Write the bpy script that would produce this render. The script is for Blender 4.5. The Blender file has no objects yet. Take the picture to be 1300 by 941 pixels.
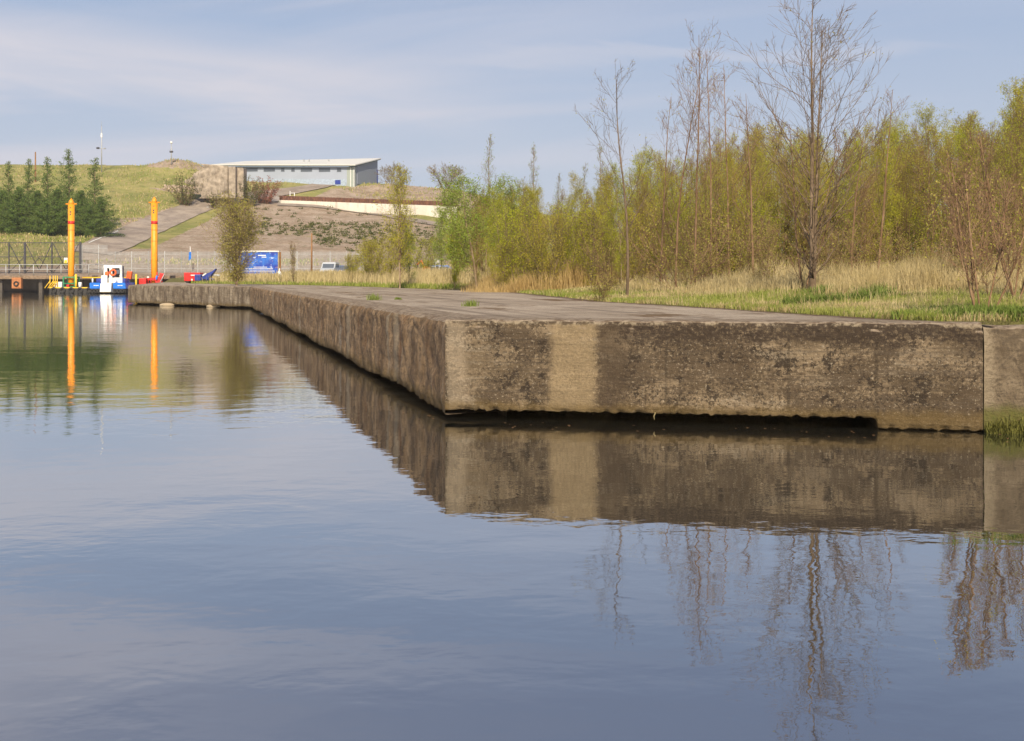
import bpy, bmesh, math, random
import numpy as np
from mathutils import Vector, noise as mnoise
R = math.radians
# ------------------------------------------------------------------ camera, sky, sun, exposure
scene = bpy.context.scene
COL = scene.collection
F = 1500.0; HORX = 650.0; HORY = 352.0; CAMZ = 2.0
cam_d = bpy.data.cameras.new('camera'); cam = bpy.data.objects.new('camera', cam_d); COL.objects.link(cam)
cam.location = (0, 0, CAMZ); cam.rotation_euler = (R(90), 0, 0)
cam_d.sensor_width = 36; cam_d.lens = 36 * F / 1300; cam_d.shift_y = -(470.5 - HORY) / 1300
cam_d.clip_start = 0.1; cam_d.clip_end = 9000
scene.camera = cam
SUN_EL = 37; SUN_AZ = 177        # azimuth clockwise from +Y
w = bpy.data.worlds.new('World'); scene.world = w; w.use_nodes = True
nt = w.node_tree; N = nt.nodes; L = nt.links; N.clear()
out = N.new('ShaderNodeOutputWorld'); bg = N.new('ShaderNodeBackground'); L.new(bg.outputs[0], out.inputs[0])
sky = N.new('ShaderNodeTexSky'); sky.sky_type = 'NISHITA'; sky.sun_disc = False
sky.sun_elevation = R(SUN_EL); sky.sun_rotation = R(SUN_AZ); sky.air_density = 1.0; sky.dust_density = 2.5; sky.ozone_density = 2.0
SKYSTR = 0.085
bg.inputs[1].default_value = SKYSTR
def wm(op, a, b=None, c=None):
    n = N.new('ShaderNodeMath'); n.operation = op
    for i, v in enumerate((a, b, c)):
        if v is None: continue
        if isinstance(v, (int, float)): n.inputs[i].default_value = v
        else: L.new(v, n.inputs[i])
    return n.outputs[0]
tc = N.new('ShaderNodeTexCoord'); sep = N.new('ShaderNodeSeparateXYZ'); L.new(tc.outputs['Generated'], sep.inputs[0])
zz = wm('MAXIMUM', sep.outputs[2], 0.0)
den = wm('ADD', zz, 0.10)
cx = wm('DIVIDE', sep.outputs[0], den); cy = wm('DIVIDE', sep.outputs[1], den)
comb = N.new('ShaderNodeCombineXYZ'); L.new(wm('MULTIPLY', cx, 0.55), comb.inputs[0]); L.new(wm('ADD', wm('MULTIPLY', cy, 1.5), wm('MULTIPLY', cx, 0.35)), comb.inputs[1])
n1 = N.new('ShaderNodeTexNoise'); n1.inputs['Scale'].default_value = 0.62; n1.inputs['Detail'].default_value = 6; n1.inputs['Roughness'].default_value = 0.52; n1.inputs['Distortion'].default_value = 0.5
L.new(comb.outputs[0], n1.inputs['Vector'])
mr = N.new('ShaderNodeMapRange'); mr.interpolation_type = 'SMOOTHSTEP'; L.new(n1.outputs[0], mr.inputs[0])
mr.inputs[1].default_value = 0.44; mr.inputs[2].default_value = 0.66; mr.inputs[3].default_value = 0.0; mr.inputs[4].default_value = 0.62
# more cirrus towards the west (left), clearer sky to the right
side = N.new('ShaderNodeMapRange'); side.interpolation_type = 'SMOOTHSTEP'; L.new(sep.outputs[0], side.inputs[0])
side.inputs[1].default_value = -0.35; side.inputs[2].default_value = 0.25; side.inputs[3].default_value = 1.0; side.inputs[4].default_value = 0.35
hz = N.new('ShaderNodeMapRange'); hz.interpolation_type = 'SMOOTHSTEP'; L.new(zz, hz.inputs[0])
hz.inputs[1].default_value = 0.0; hz.inputs[2].default_value = 0.34; hz.inputs[3].default_value = 0.0; hz.inputs[4].default_value = 1.0; hz.interpolation_type = 'LINEAR'
ramp = N.new('ShaderNodeValToRGB'); L.new(hz.outputs[0], ramp.inputs[0])      # milky spring haze: pale at the horizon, bluer above
ramp.color_ramp.elements[0].position = 0.0; ramp.color_ramp.elements[0].color = (.64, .665, .745, 1)
ramp.color_ramp.elements[1].position = 1.0; ramp.color_ramp.elements[1].color = (.26, .325, .50, 1)
e_ = ramp.color_ramp.elements.new(0.25); e_.color = (.56, .62, .745, 1); e_ = ramp.color_ramp.elements.new(0.62); e_.color = (.42, .515, .70, 1)
scl = N.new('ShaderNodeMixRGB'); scl.blend_type = 'MULTIPLY'; scl.inputs[0].default_value = 1; L.new(ramp.outputs[0], scl.inputs[1]); scl.inputs[2].default_value = (10.4, 10.4, 10.4, 1)
mixh = N.new('ShaderNodeMixRGB'); mixh.inputs[0].default_value = 0.85; L.new(sky.outputs[0], mixh.inputs[1]); L.new(scl.outputs[0], mixh.inputs[2])
mixc = N.new('ShaderNodeMixRGB'); L.new(wm('MULTIPLY', mr.outputs[0], side.outputs[0]), mixc.inputs[0]); L.new(mixh.outputs[0], mixc.inputs[1]); mixc.inputs[2].default_value = (7.6, 7.2, 7.7, 1)
# one long cirrus bank low in the west and a thin streak further east, placed by compass direction and height
yy = wm('MAXIMUM', sep.outputs[1], 0.05); cu = wm('DIVIDE', sep.outputs[0], yy); cv = wm('DIVIDE', sep.outputs[2], yy)
n2 = N.new('ShaderNodeTexNoise'); n2.inputs['Scale'].default_value = 1.0; n2.inputs['Detail'].default_value = 7; n2.inputs['Roughness'].default_value = .55; n2.inputs['Distortion'].default_value = .4
cb2 = N.new('ShaderNodeCombineXYZ'); L.new(wm('MULTIPLY', cu, 3.2), cb2.inputs[0]); L.new(wm('ADD', wm('MULTIPLY', cv, 26.0), wm('MULTIPLY', cu, 4.0)), cb2.inputs[1]); L.new(cb2.outputs[0], n2.inputs['Vector'])
def sm(v, a, b):
    x = N.new('ShaderNodeMapRange'); x.interpolation_type = 'SMOOTHSTEP'; L.new(v, x.inputs[0]); x.inputs[1].default_value = a; x.inputs[2].default_value = b; return x.outputs[0]
def bankof(v0, u0, sl, half, ua, ub, uc, ud):
    c = wm('ABSOLUTE', wm('ADD', wm('SUBTRACT', cv, wm('ADD', wm('MULTIPLY', wm('SUBTRACT', cu, u0), sl), v0)), wm('MULTIPLY', wm('SUBTRACT', n2.outputs[0], 0.5), 0.05)))
    return wm('MULTIPLY', wm('MULTIPLY', sm(c, half, half * .15), sm(cu, ub, ua) if ua < ub else sm(cu, ua, ub)), sm(cu, uc, ud))
bank = bankof(.196, -.43, -.13, .046, -.22, .06, -2.0, -1.0)
streak = bankof(.186, .0, .02, .009, .28, .42, -.12, .02)
tot = wm('MINIMUM', wm('ADD', wm('MULTIPLY', bank, wm('ADD', wm('MULTIPLY', n2.outputs[0], 1.3), -.16)), wm('MULTIPLY', streak, .24)), 0.9)
mixd = N.new('ShaderNodeMixRGB'); L.new(tot, mixd.inputs[0]); L.new(mixc.outputs[0], mixd.inputs[1]); mixd.inputs[2].default_value = (8.0, 7.5, 7.8, 1)
L.new(mixd.outputs[0], bg.inputs[0])
sd = bpy.data.lights.new('sun', 'SUN'); sd.energy = 5.0; sd.angle = R(0.53); sd.color = (1.0, 0.875, 0.68)
sun = bpy.data.objects.new('sun', sd); COL.objects.link(sun)
sdir = Vector((math.sin(R(SUN_AZ)) * math.cos(R(SUN_EL)), math.cos(R(SUN_AZ)) * math.cos(R(SUN_EL)), math.sin(R(SUN_EL))))
sun.rotation_euler = sdir.to_track_quat('Z', 'Y').to_euler(); sun.location = (20, -30, 40)
vs = scene.view_settings; vs.view_transform = 'Standard'; vs.look = 'None'; vs.gamma = 1; vs.exposure = 0.2; vs.use_curve_mapping = False
scene.render.engine = 'CYCLES'
scene.cycles.max_bounces = 6; scene.cycles.diffuse_bounces = 2; scene.cycles.glossy_bounces = 3; scene.cycles.transmission_bounces = 3; scene.cycles.transparent_max_bounces = 8
scene.cycles.use_denoising = True

# ------------------------------------------------------------------ helpers
def at(px, py, Y): return Vector(((px - HORX) / F * Y, Y, CAMZ + (HORY - py) / F * Y))
def tag(o, label=None, cat=None, group=None, kind=None):
    if label: o['label'] = label
    if cat: o['category'] = cat
    if group: o['group'] = group
    if kind: o['kind'] = kind
    return o
def empty(name, loc, rz=0):
    o = bpy.data.objects.new(name, None); COL.objects.link(o); o.location = loc; o.rotation_euler.z = rz
    o.empty_display_size = 0.2
    return o
def link(name, me, parent=None):
    o = bpy.data.objects.new(name, me); COL.objects.link(o)
    if parent: o.parent = parent
    return o
def mesh_np(name, V, Fc, mat=None, smooth=False):
    """V (n,3) array, Fc (m,k) int array of k-gons"""
    V = np.asarray(V, np.float32); Fc = np.asarray(Fc, np.int32)
    me = bpy.data.meshes.new(name); k = Fc.shape[1]
    me.vertices.add(len(V)); me.vertices.foreach_set('co', V.ravel())
    me.loops.add(Fc.size); me.loops.foreach_set('vertex_index', Fc.ravel())
    me.polygons.add(len(Fc)); me.polygons.foreach_set('loop_start', np.arange(0, Fc.size, k, dtype=np.int32))
    me.polygons.foreach_set('loop_total', np.full(len(Fc), k, np.int32))
    if smooth: me.polygons.foreach_set('use_smooth', np.ones(len(Fc), bool))
    me.update(calc_edges=True)
    if mat: me.materials.append(mat)
    return me
def grid_faces(nu, nv, off=0):
    i = np.arange(nu - 1)[:, None] * nv + np.arange(nv - 1)[None, :]
    i = i.ravel() + off
    return np.stack([i, i + nv, i + nv + 1, i + 1], 1)
class MB:
    """collects solid pieces into one mesh"""
    def __init__(s): s.bm = bmesh.new()
    def box(s, c, d, rz=0, rx=0, ry=0, bev=0.0, mi=0):
        r = bmesh.ops.create_cube(s.bm, size=1.0)['verts']
        from mathutils import Matrix, Euler
        M = Matrix.Translation(c) @ Euler((rx, ry, rz)).to_matrix().to_4x4() @ Matrix.Diagonal((d[0], d[1], d[2], 1))
        bmesh.ops.transform(s.bm, matrix=M, verts=r)
        fs = set(f for v in r for f in v.link_faces)
        for f in fs: f.material_index = mi
        if bev > 0:
            es = list(set(e for v in r for e in v.link_edges))
            bmesh.ops.bevel(s.bm, geom=es, offset=bev, segments=2, affect='EDGES', profile=0.6)
        return s
    def tube(s, pts, rad, k=8, mi=0, cap=True):
        pts = [Vector(p) for p in pts]
        if not hasattr(rad, '__len__'): rad = [rad] * len(pts)
        rings = []
        for i, p in enumerate(pts):
            t = (pts[min(i + 1, len(pts) - 1)] - pts[max(i - 1, 0)]).normalized()
            a = t.cross(Vector((0, 0, 1)));
            if a.length < 1e-3: a = Vector((1, 0, 0))
            a.normalize(); b = t.cross(a)
            rings.append([s.bm.verts.new(p + (a * math.cos(2 * math.pi * j / k) + b * math.sin(2 * math.pi * j / k)) * rad[i]) for j in range(k)])
        for r0, r1 in zip(rings, rings[1:]):
            for j in range(k):
                f = s.bm.faces.new((r0[j], r0[(j + 1) % k], r1[(j + 1) % k], r1[j])); f.smooth = True; f.material_index = mi
        if cap:
            for r in (rings[0], rings[-1]):
                try: s.bm.faces.new(r).material_index = mi
                except ValueError: pass
        return s
    def prism(s, prof, x0, x1, axis='x', bev=0.0):
        """prof: list of (a,b) extruded between x0,x1"""
        def P(x, a, b): return (x, a, b) if axis == 'x' else (a, x, b)
        A = [s.bm.verts.new(P(x0, a, b)) for a, b in prof]; B = [s.bm.verts.new(P(x1, a, b)) for a, b in prof]
        n = len(prof); fs = [s.bm.faces.new(A), s.bm.faces.new(B[::-1])]
        for i in range(n): fs.append(s.bm.faces.new((A[i], B[i], B[(i + 1) % n], A[(i + 1) % n])))
        if bev:
            bmesh.ops.bevel(s.bm, geom=list(set(e for f in fs for e in f.edges)), offset=bev, segments=2, affect='EDGES')
        return s
    def torus(s, c, r, rr, axis='y', k=20, m=8):
        vs_ = []
        for i in range(k):
            a = 2 * math.pi * i / k; ring = []
            for j in range(m):
                b = 2 * math.pi * j / m; q = r + rr * math.cos(b)
                p = (q * math.cos(a), rr * math.sin(b), q * math.sin(a)) if axis == 'y' else (q * math.cos(a), q * math.sin(a), rr * math.sin(b))
                ring.append(s.bm.verts.new(Vector(c) + Vector(p)))
            vs_.append(ring)
        for i in range(k):
            for j in range(m):
                s.bm.faces.new((vs_[i][j], vs_[(i + 1) % k][j], vs_[(i + 1) % k][(j + 1) % m], vs_[i][(j + 1) % m])).smooth = True
        return s
    def ball(s, c, r, sub=2, sz=(1, 1, 1)):
        from mathutils import Matrix
        v = bmesh.ops.create_icosphere(s.bm, subdivisions=sub, radius=r)['verts']
        bmesh.ops.transform(s.bm, matrix=Matrix.Translation(c) @ Matrix.Diagonal((*sz, 1)), verts=v)
        for f in set(f for q in v for f in q.link_faces): f.smooth = True
        return s
    def build(s, name, mat, parent=None):
        bmesh.ops.recalc_face_normals(s.bm, faces=s.bm.faces)
        me = bpy.data.meshes.new(name); s.bm.to_mesh(me); s.bm.free()
        for m in (mat if isinstance(mat, (list, tuple)) else [mat]): me.materials.append(m)
        return link(name, me, parent)

# ------------------------------------------------------------------ materials
def newmat(name):
    m = bpy.data.materials.new(name); m.use_nodes = True; t = m.node_tree; t.nodes.clear()
    o = t.nodes.new('ShaderNodeOutputMaterial'); p = t.nodes.new('ShaderNodeBsdfPrincipled'); t.links.new(p.outputs[0], o.inputs[0])
    return m, t, p, o
class G:
    """tiny node-graph helper"""
    def __init__(s, t): s.t = t
    def n(s, ty, **kw):
        x = s.t.nodes.new(ty)
        for k, v in kw.items(): setattr(x, k, v)
        return x
    def put(s, v, inp):
        if v is None: return
        if isinstance(v, (int, float)): inp.default_value = v
        elif isinstance(v, tuple): inp.default_value = v if len(v) == len(inp.default_value) else (*v, 1)
        else: s.t.links.new(v, inp)
    def math(s, op, a, b=None, clamp=False):
        x = s.n('ShaderNodeMath', operation=op); x.use_clamp = clamp; s.put(a, x.inputs[0]); s.put(b, x.inputs[1]); return x.outputs[0]
    def noise(s, vec, scale, detail=4, rough=0.55, dist=0.0):
        x = s.n('ShaderNodeTexNoise'); s.put(vec, x.inputs['Vector']); x.inputs['Scale'].default_value = scale
        x.inputs['Detail'].default_value = detail; x.inputs['Roughness'].default_value = rough; x.inputs['Distortion'].default_value = dist; return x.outputs[0]
    def mapv(s, vec, sc=(1, 1, 1), loc=(0, 0, 0), rot=(0, 0, 0)):
        x = s.n('ShaderNodeMapping'); s.put(vec, x.inputs[0]); x.inputs['Scale'].default_value = sc; x.inputs['Location'].default_value = loc; x.inputs['Rotation'].default_value = rot; return x.outputs[0]
    def rng(s, v, a, b, c=0.0, d=1.0, smooth=True):
        x = s.n('ShaderNodeMapRange'); x.interpolation_type = 'SMOOTHSTEP' if smooth else 'LINEAR'
        s.put(v, x.inputs[0]); s.put(a, x.inputs[1]); s.put(b, x.inputs[2]); s.put(c, x.inputs[3]); s.put(d, x.inputs[4]); return x.outputs[0]
    def mix(s, f, a, b, bt='MIX'):
        x = s.n('ShaderNodeMixRGB', blend_type=bt); s.put(f, x.inputs[0]); s.put(a, x.inputs[1]); s.put(b, x.inputs[2]); return x.outputs[0]
    def bump(s, h, dist, strength=1.0):
        x = s.n('ShaderNodeBump'); s.put(h, x.inputs['Height']); x.inputs['Distance'].default_value = dist; x.inputs['Strength'].default_value = strength; return x.outputs[0]
    def obj(s): return s.n('ShaderNodeTexCoord').outputs['Object']
    def pos(s): return s.n('ShaderNodeNewGeometry').outputs['Position']
    def uv(s): return s.n('ShaderNodeTexCoord').outputs['UV']
def simple(name, col, rough=0.6, metal=0.0, var=0.18, sc=3.0, dirt=None, spec=0.5):
    m, t, p, o = newmat(name); g = G(t)
    n = g.noise(g.pos(), sc, 5, 0.6); a = tuple(c * (1 - var) for c in col); b = tuple(min(1, c * (1 + var)) for c in col)
    c = g.mix(g.rng(n, 0.3, 0.7), a, b)
    if dirt:
        c = g.mix(g.rng(g.noise(g.mapv(g.pos(), (1, 1, 0.35)), sc * 1.7, 6, 0.65), 0.52, 0.7, 0, 0.75), c, dirt)
    g.put(c, p.inputs['Base Color']); p.inputs['Roughness'].default_value = rough; p.inputs['Metallic'].default_value = metal
    p.inputs['Specular IOR Level'].default_value = spec
    g.put(g.bump(n, 0.01), p.inputs['Normal'])
    return m
def concrete_mat(name, kind='front'):
    m, t, p, o = newmat(name); g = G(t)
    uv = g.uv(); sp = g.n('ShaderNodeSeparateXYZ'); g.put(uv, sp.inputs[0]); s_, z_ = sp.outputs[0], sp.outputs[1]
    warp = g.noise(uv, 0.9, 4, 0.6)
    grain = g.math('MULTIPLY', g.math('SUBTRACT', g.noise(uv, 15, 8, 0.8), 0.5), 0.62)
    if kind == 'front':
        base = g.mix(g.rng(g.noise(g.mapv(uv, (0.7, 1.5, 1)), 1.6, 8, 0.7), 0.36, 0.62), (0.11, 0.078, 0.045), (0.245, 0.18, 0.11))
        # pale grey worn patches, lying in horizontal lifts
        wp = g.rng(g.math('ADD', g.noise(g.mapv(uv, (0.7, 3.2, 1), (6, 4, 0)), 1.5, 9, 0.72), grain), 0.52, 0.60)
        col = g.mix(g.math('MULTIPLY', wp, 0.55), base, (0.29, 0.235, 0.165))
        # ragged dark algae clouds
        big = g.noise(g.mapv(uv, (0.8, 1.3, 1), (3.3, 1.1, 0)), 1.1, 8, 0.68, 0.2); big = g.rng(g.math('ADD', big, g.math('MULTIPLY', grain, 1.2)), 0.45, 0.54)
        col = g.mix(g.math('MULTIPLY', big, 0.8), col, (0.068, 0.046, 0.027))
        blk = g.rng(g.math('ADD', g.noise(g.mapv(uv, (1.3, 1.1, 1), (1, 6, 0)), 2.2, 8, 0.75), grain), 0.54, 0.60)
        col = g.mix(g.math('MULTIPLY', blk, 0.88), col, (0.028, 0.019, 0.012))
        # fine speckle: dark pits and pale chips
        sp1 = g.rng(g.noise(g.mapv(uv, (1, 0.9, 1)), 24, 6, 0.75), 0.50, 0.56)
        dens = g.rng(g.noise(g.mapv(uv, (0.8, 1.6, 1), (7, 2, 0)), 1.7, 8, 0.7), 0.42, 0.56)
        col = g.mix(g.math('MULTIPLY', sp1, g.math('ADD', g.math('MULTIPLY', dens, 0.7), 0.15)), col, (0.04, 0.028, 0.018))
        sp2 = g.rng(g.noise(g.mapv(uv, (1, 1.3, 1), (2, 9, 0)), 21, 7, 0.78), 0.56, 0.62)
        col = g.mix(g.math('MULTIPLY', sp2, 0.6), col, (0.46, 0.38, 0.27))
        # board-mark lines
        lines = g.rng(g.noise(g.mapv(uv, (0.30, 16, 1)), 1.2, 6, 0.65), 0.53, 0.60)
        col = g.mix(g.math('MULTIPLY', lines, 0.45), col, (0.085, 0.063, 0.043))
        fr_ = g.math('ABSOLUTE', g.math('SUBTRACT', g.math('FRACT', g.math('ADD', g.math('MULTIPLY', z_, 4.6), g.math('MULTIPLY', warp, 0.12))), 0.5))
        col = g.mix(g.math('MULTIPLY', g.rng(fr_, 0.475, 0.495), g.rng(g.noise(g.mapv(uv, (1.5, 4, 1), (3, 3, 0)), 1.3, 4, .6), .42, .6, 0, .7)), col, (0.05, 0.036, 0.024))
        for s0 in (5.84, 4.72, 3.1):
            jn = g.rng(g.math('ABSOLUTE', g.math('SUBTRACT', g.math('ADD', s_, g.math('MULTIPLY', grain, 0.05)), s0)), 0.035, 0.008)
            col = g.mix(g.math('MULTIPLY', jn, 0.4), col, (0.035, 0.025, 0.016))
        # pale vertical repair band
        b = g.math('ADD', g.math('ADD', s_, g.math('MULTIPLY', g.math('SUBTRACT', warp, 0.5), 0.25)), g.math('MULTIPLY', grain, 0.55))
        band = g.math('MULTIPLY', g.rng(b, 1.45, 1.56), g.rng(b, 2.20, 2.06))
        col = g.mix(g.math('MULTIPLY', band, 0.60), col, (0.32, 0.235, 0.13))
        band2 = g.math('MULTIPLY', g.rng(b, 0.0, 0.05), g.rng(b, 0.42, 0.2))
        col = g.mix(g.math('MULTIPLY', band2, 0.35), col, (0.45, 0.36, 0.25))
        d3 = g.math('MULTIPLY', g.rng(b, 2.1, 2.2), g.rng(b, 2.75, 2.4))
        col = g.mix(g.math('MULTIPLY', d3, 0.62), col, (0.07, 0.048, 0.029))
        col = g.mix(g.math('MULTIPLY', band, g.math('MULTIPLY', sp1, 0.35)), col, (0.16, 0.12, 0.075))
        # dark weathered upper zone right of the band
        top = g.math('MULTIPLY', g.rng(g.math('ADD', z_, g.math('MULTIPLY', g.math('SUBTRACT', g.noise(uv, 2.4, 5, 0.7), 0.5), 0.7)), 1.04, 1.20), g.rng(b, 2.3, 2.7)); top = g.math('MULTIPLY', top, g.rng(grain, -.09, .02))
        col = g.mix(g.math('MULTIPLY', top, 0.85), col, (0.04, 0.027, 0.018))
        lip = g.rng(g.math('ADD', z_, g.math('MULTIPLY', g.math('SUBTRACT', g.noise(uv, 8, 4, 0.7), 0.5), 0.12)), 1.33, 1.37)
        col = g.mix(g.math('MULTIPLY', lip, 0.8), col, g.mix(g.rng(g.noise(uv, 7, 4, 0.7), 0.45, 0.6), (0.06, 0.042, 0.028), (0.35, 0.28, 0.19)))
        # ochre algae along the lower lip
        alg = g.rng(g.math('ADD', z_, g.math('MULTIPLY', g.math('SUBTRACT', g.noise(uv, 3, 5, 0.7), 0.5), 0.28)), 0.32, 0.17)
        col = g.mix(g.math('MULTIPLY', alg, 0.62), col, (0.135, 0.088, 0.030))
        vr = g.rng(g.noise(g.mapv(uv, (8, 0.6, 1)), 1.0, 4, 0.6), 0.55, 0.72)
        col = g.mix(g.math('MULTIPLY', vr, 0.22), col, (0.07, 0.05, 0.035))
    elif kind == 'end':
        base = g.mix(g.rng(g.noise(uv, 1.8, 8, 0.7), 0.38, 0.62), (0.12, 0.087, 0.054), (0.225, 0.172, 0.112))
        base = g.mix(g.math('MULTIPLY', g.rng(g.math('ADD', g.noise(g.mapv(uv, (1, 1, 1), (2, 2, 0)), 1.3, 7, .7), grain), .47, .56), .6), base, (0.08, 0.058, 0.036))
        sp1 = g.rng(g.noise(uv, 15, 6, 0.72), 0.5, 0.6)
        col = g.mix(g.math('MULTIPLY', sp1, 0.45), base, (0.09, 0.07, 0.05))
        edge = g.rng(g.math('ADD', s_, g.math('ADD', g.math('MULTIPLY', warp, 0.2), grain)), 0.28, 0.08)
        col = g.mix(g.math('MULTIPLY', edge, 0.5), col, (0.40, 0.325, 0.22))
        moss = g.rng(g.math('ADD', z_, g.math('MULTIPLY', g.math('SUBTRACT', g.noise(uv, 2, 5, 0.7), 0.5), 0.5)), 0.42, 0.2)
        col = g.mix(g.math('MULTIPLY', moss, 0.85), col, g.mix(g.noise(uv, 20, 3, 0.6), (0.10, 0.13, 0.02), (0.16, 0.12, 0.04)))
    else:
        cA, cB = ((0.20, 0.125, 0.064), (0.37, 0.25, 0.14)) if kind == 'side' else ((0.15, 0.112, 0.075), (0.31, 0.25, 0.175))
        base = g.mix(g.rng(g.noise(g.mapv(uv, (1.6, 0.5, 1)), 1.1, 6, 0.65), 0.36, 0.64), cA, cB)
        dr = g.noise(g.mapv(uv, (3.2, 0.75, 1), (4, 0, 0)), 1.0, 6, 0.66); dr = g.rng(g.math('ADD', dr, grain), 0.46, 0.58)
        col = g.mix(g.math('MULTIPLY', dr, 0.62), base, (0.062, 0.04, 0.026))
        pale = g.rng(g.noise(g.mapv(uv, (0.55, 0.12, 1), (9, 3, 0)), 1.6, 5, 0.62), 0.60, 0.68)
        col = g.mix(g.math('MULTIPLY', pale, 0.55), col, (0.38, 0.32, 0.24))
        sp1 = g.rng(g.noise(uv, 9, 6, 0.72), 0.5, 0.6)
        col = g.mix(g.math('MULTIPLY', sp1, 0.5), col, (0.05, 0.036, 0.025))
        if kind == 'side':
            rust = g.rng(g.noise(g.mapv(uv, (2.2, 0.5, 1), (1, 7, 0)), 1.0, 5, 0.6), 0.56, 0.68)
            col = g.mix(g.math('MULTIPLY', rust, 0.5), col, (0.17, 0.075, 0.03))
            for s0, wd in ((11.0, .35), (4.3, .3), (5.2, .12), (24.0, .5), (38.0, .6)):
                bb = g.math('MULTIPLY', g.rng(g.math('ABSOLUTE', g.math('SUBTRACT', g.math('ADD', s_, g.math('MULTIPLY', warp, 0.15)), s0)), wd, wd * 0.4), 0.45)
                col = g.mix(bb, col, (0.36, 0.30, 0.21))
        alg = g.rng(g.math('ADD', z_, g.math('MULTIPLY', g.math('SUBTRACT', g.noise(uv, 2, 5, 0.7), 0.5), 0.5)), 0.40, 0.15)
        col = g.mix(g.math('MULTIPLY', alg, 0.7), col, (0.125, 0.082, 0.028))
    # the worn top strip takes on the paving's colour
    tp = g.n('ShaderNodeNewGeometry'); sn = g.n('ShaderNodeSeparateXYZ'); g.put(tp.outputs['True Normal'], sn.inputs[0])
    ontop = g.rng(sn.outputs[2], 0.75, 0.95)
    tcl = g.mix(g.rng(g.noise(g.pos(), 9, 6, 0.7), 0.4, 0.62), (0.34, 0.27, 0.195), (0.16, 0.11, 0.07))
    col = g.mix(ontop, col, tcl)
    g.put(col, p.inputs['Base Color']); p.inputs['Roughness'].default_value = 0.93; p.inputs['Specular IOR Level'].default_value = 0.25
    h = g.math('ADD', g.math('MULTIPLY', g.noise(uv, 14, 8, 0.75), 1.0), g.math('MULTIPLY', g.noise(g.mapv(uv, (0.5, 10, 1)), 1.5, 4, 0.6), 0.5))
    g.put(g.bump(h, 0.05), p.inputs['Normal'])
    return m
def paving_mat():
    m, t, p, o = newmat('quay_paving'); g = G(t); v = g.pos()
    rot = g.mapv(v, (1, 1, 1), (0, 0, 0), (0, 0, R(-15)))      # x across the quay, y along it
    c = g.mix(g.rng(g.noise(v, 0.5, 6, 0.62), 0.35, 0.65), (0.31, 0.245, 0.18), (0.46, 0.375, 0.285))
    c = g.mix(g.math('MULTIPLY', g.rng(g.noise(v, 26, 5, 0.7), 0.5, 0.62), 0.55), c, (0.12, 0.095, 0.075))
    c = g.mix(g.math('MULTIPLY', g.rng(g.noise(v, 31, 4, 0.7), 0.60, 0.70), 0.6), c, (0.5, 0.44, 0.37))
    st = g.rng(g.noise(g.mapv(rot, (2.6, 0.10, 1)), 1.0, 5, 0.6), 0.52, 0.66)
    c = g.mix(g.math('MULTIPLY', st, 0.65), c, (0.14, 0.105, 0.075))
    # soil and moss patches near the water edge
    ms = g.rng(g.noise(g.mapv(rot, (0.8, 0.22, 1), (5, 2, 0)), 0.9, 5, 0.65), 0.58, 0.63)
    c = g.mix(g.math('MULTIPLY', ms, 0.8), c, (0.13, 0.075, 0.03))
    sp = g.n('ShaderNodeSeparateXYZ'); g.put(rot, sp.inputs[0])
    fr = g.math('FRACT', g.math('MULTIPLY', sp.outputs[0], 0.62)); j = g.rng(g.math('ABSOLUTE', g.math('SUBTRACT', fr, 0.5)), 0.49, 0.499)
    fr2 = g.math('FRACT', g.math('MULTIPLY', sp.outputs[1], 0.16)); j2 = g.rng(g.math('ABSOLUTE', g.math('SUBTRACT', fr2, 0.5)), 0.494, 0.499)
    c = g.mix(g.math('MULTIPLY', g.math('MAXIMUM', j, j2), 0.7), c, (0.07, 0.052, 0.035))
    su = g.n('ShaderNodeSeparateXYZ'); g.put(g.uv(), su.inputs[0])
    so = g.rng(g.math('ADD', su.outputs[0], g.math('MULTIPLY', g.math('SUBTRACT', g.noise(v, 2.2, 7, 0.75), 0.5), 1.3)), 0.28, 0.08)
    c = g.mix(g.math('MULTIPLY', so, 0.85), c, (0.105, 0.062, 0.035))
    dk = g.rng(g.noise(v, 1.1, 7, 0.72), 0.54, 0.62); c = g.mix(g.math('MULTIPLY', dk, 0.4), c, (0.15, 0.115, 0.085))
    g.put(c, p.inputs['Base Color']); p.inputs['Roughness'].default_value = 0.95; p.inputs['Specular IOR Level'].default_value = 0.2
    g.put(g.bump(g.noise(v, 22, 7, 0.75), 0.03), p.inputs['Normal'])
    return m
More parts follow.
